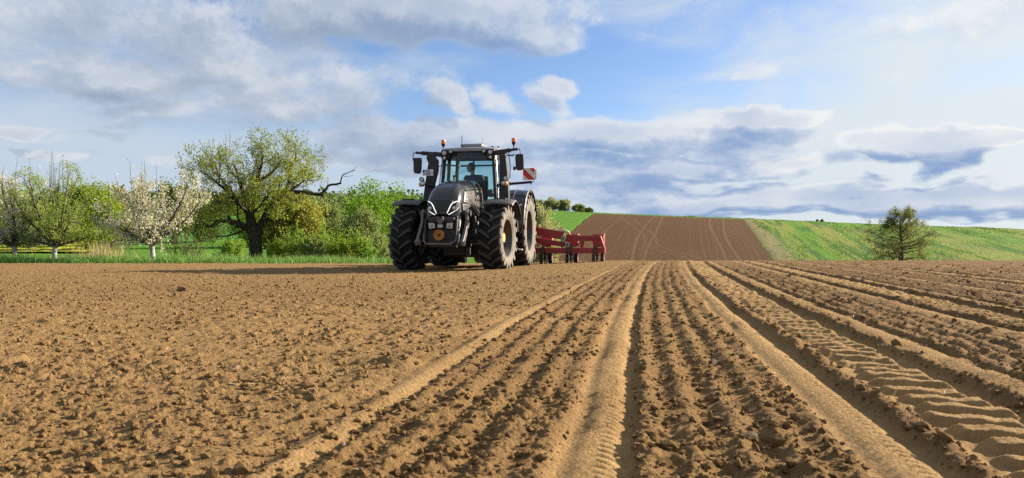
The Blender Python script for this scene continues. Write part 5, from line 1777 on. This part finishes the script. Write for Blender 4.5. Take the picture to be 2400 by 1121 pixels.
def row_unit(x):
    ru = empty('row_unit', (x, 0, 0), 0, SP)
    mb = MB(); mb.box((-.03, -.12, .40), (.12, .05, .22)); mb.beam((-.03, .0, .42), (-.03, .45, .36), .07, .04); mb.beam((-.03, .0, .30), (-.03, .45, .24), .07, .04)
    mb.build('parallel_arm', simple('dark red arms', (.10, .012, .012), .55, dust=.3), ru, bevel=.008)
    mb = MB(); mb.prism([(.30, .10), (.62, .12), (.66, .42), (.30, .46)], -.05, .05, 'YZ')
    mb.build('opener_frame', RED, ru, bevel=.01)
    mb = MB(); mb.prism([(-.13, .50), (.14, .50), (.18, .62), (.18, .84), (-.16, .84), (-.16, .62)], .35, .72)
    hp = mb.build('hopper', REDF, ru, bevel=.02)
    MB().box((.01, .535, .865), (.37, .40, .045)).build('hopper_lid', REDF, hp, bevel=.015)
    for s in (-1, 1):
        MB().lathe([(.0, -.006), (.17, -.003), (.18, 0), (.17, .003), (.0, .006)], 'X', c=(s * .022, .22, .15), n=26).build('opener_disc', DISC, ru)
    MB().lathe([(.10, -.045), (.185, -.055), (.20, -.03), (.20, .03), (.185, .055), (.10, .045)], 'X', c=(.14, .32, .185), n=26).build('gauge_tyre', INK, ru)
    MB().lathe([(.0, -.02), (.05, -.04), (.10, -.04), (.105, .045), (.05, .05), (.0, .03)], 'X', c=(.14, .32, .185), n=20).build('gauge_rim', REDF, ru)
    MB().lathe([(.10, -.03), (.145, -.03), (.15, .0), (.145, .03), (.10, .03)], 'X', c=(-.10, .02, .135), n=22).build('row_cleaner', INK, ru)
    mb = MB()
    for k in range(10):
        a = k * .628
        mb.beam((-.13, .02 + .13 * math.cos(a), .18 + .13 * math.sin(a)), (-.13, .02 + .20 * math.cos(a + .2), .18 + .20 * math.sin(a + .2)), .02, .012, (1, 0, 0))
    mb.build('cleaner_teeth', DARKMETAL, ru)
    mb = MB(); mb.box((.06, -.02, .19), (.06, .06, .14), (10, 0, 8)); mb.box((.04, .1, .11), (.05, .10, .10))
    mb.build('scraper', DISC, ru, bevel=.008)
    mb = MB(); mb.tube([(-.06, -.14, .50), (-.10, -.2, .42), (-.09, -.18, .30), (-.05, -.1, .22)], .012, 6)
    mb.build('seed_hose', INK, ru)
    MB().tube([(.02, -.14, .50), (.05, -.2, .40), (.0, -.15, .28)], .010, 6).build('seed_hose', INK, ru)
    for s in (-1, 1):
        MB().lathe([(.05, -.02), (.14, -.02), (.15, .0), (.14, .02), (.05, .02)], 'X', c=(s * .07, .95, .14), n=20).build('press_wheel', INK, ru)
    MB().beam((0, .6, .28), (0, .95, .16), .05, .05).build('press_arm', RED, ru)
    return ru
u0 = row_unit(1.50)
for x in (2.27, 3.05, -1.50, -2.27, -3.05):
    c = copy_tree(u0, SP); c.location = (x, 0, 0)

# ================================================================== stones on the field
def stone(px, py, size, seed, label, col, flat=.7):
    rng = np.random.default_rng(seed)
    d = EYE * 1850 / (py - 555)
    for _ in range(3):
        gz = h1(px_at(px, d), d)
        d = (EYE - gz) * 1850 / (py - 555)
    x = px_at(px, d)
    zz = soil_relief(np.array([x]), np.array([d]), np.array([.004]))[0][0]
    V, F = lumps(rng, 1, 3, .04)[0]
    me = np_mesh('stone', V * size * np.array([1, .8, flat]), F)
    o = link_mesh('stone', me, simple('stone ' + str(seed), col, .85, var=.3, nscale=25, spec=.08, dust=.25, dustcol=(.20, .13, .07), bmp=.02))
    o.location = (x, d, h1(x, d) + zz - size * .05)
    o.rotation_euler = (rng.uniform(-.2, .2), rng.uniform(-.2, .2), rng.uniform(0, 6))
    tag(o, label, 'stone', 'stones lying on the field')
stone(1752, 1024, .034, 1, 'largest grey stone, low in the bed between two sown rows', (.105, .078, .052), .5)
stone(804, 1062, .013, 2, 'small pale pebble beside the faint left sown row', (.20, .15, .10))
stone(1672, 850, .028, 3, 'brown stone in the middle bed above the largest grey stone', (.085, .058, .034))
stone(550, 862, .030, 4, 'dark round clod lying on the unsown left part of the field', (.17, .10, .055), .9)
stone(426, 682, .07, 5, 'dark clod farthest out on the unsown field', (.15, .09, .05), .9)
stone(1288, 832, .022, 6, 'brown stone in the bed left of the middle sown row', (.085, .058, .034))

# ================================================================== two birds high over the orchard
def bird(px, py, d, span, bank, label):
    root = empty('bird', (px_at(px, d), d, z_at(py, d)), R(70))
    tag(root, label, 'bird', 'birds in the sky')
    m = simple('dark plumage', (.02, .02, .022), .7)
    MB().tube([(0, -.55 * span, 0), (0, -.42 * span, .01 * span), (0, -.2 * span, .02 * span), (0, .05 * span, 0), (0, .35 * span, .01 * span), (0, .5 * span, .01 * span)], [.004 * span, .05 * span, .085 * span, .075 * span, .03 * span, .05 * span], 8).build('body', m, root)
    for sd in (-1, 1):
        rows = []
        for t, c in ((0, .17), (.35, .19), (.7, .13), (1.0, .02)):
            z = math.sin(t * 2.2) * .16 * span * bank; y0 = -.15 * span + .16 * span * t * t
            rows.append([(sd * t * span, y0, z), (sd * t * span, y0 + c * span, z + .01 * span)])
        MB().grid(rows).build('wing', m, root, solid=.012 * span)
bird(290, 144, 70, .16, 1.0, 'tiny dark bird in front of the large grey cloud at upper left')
bird(737, 182, 80, .15, -.4, 'tiny dark bird between the old cherry and the cloud above the tractor')
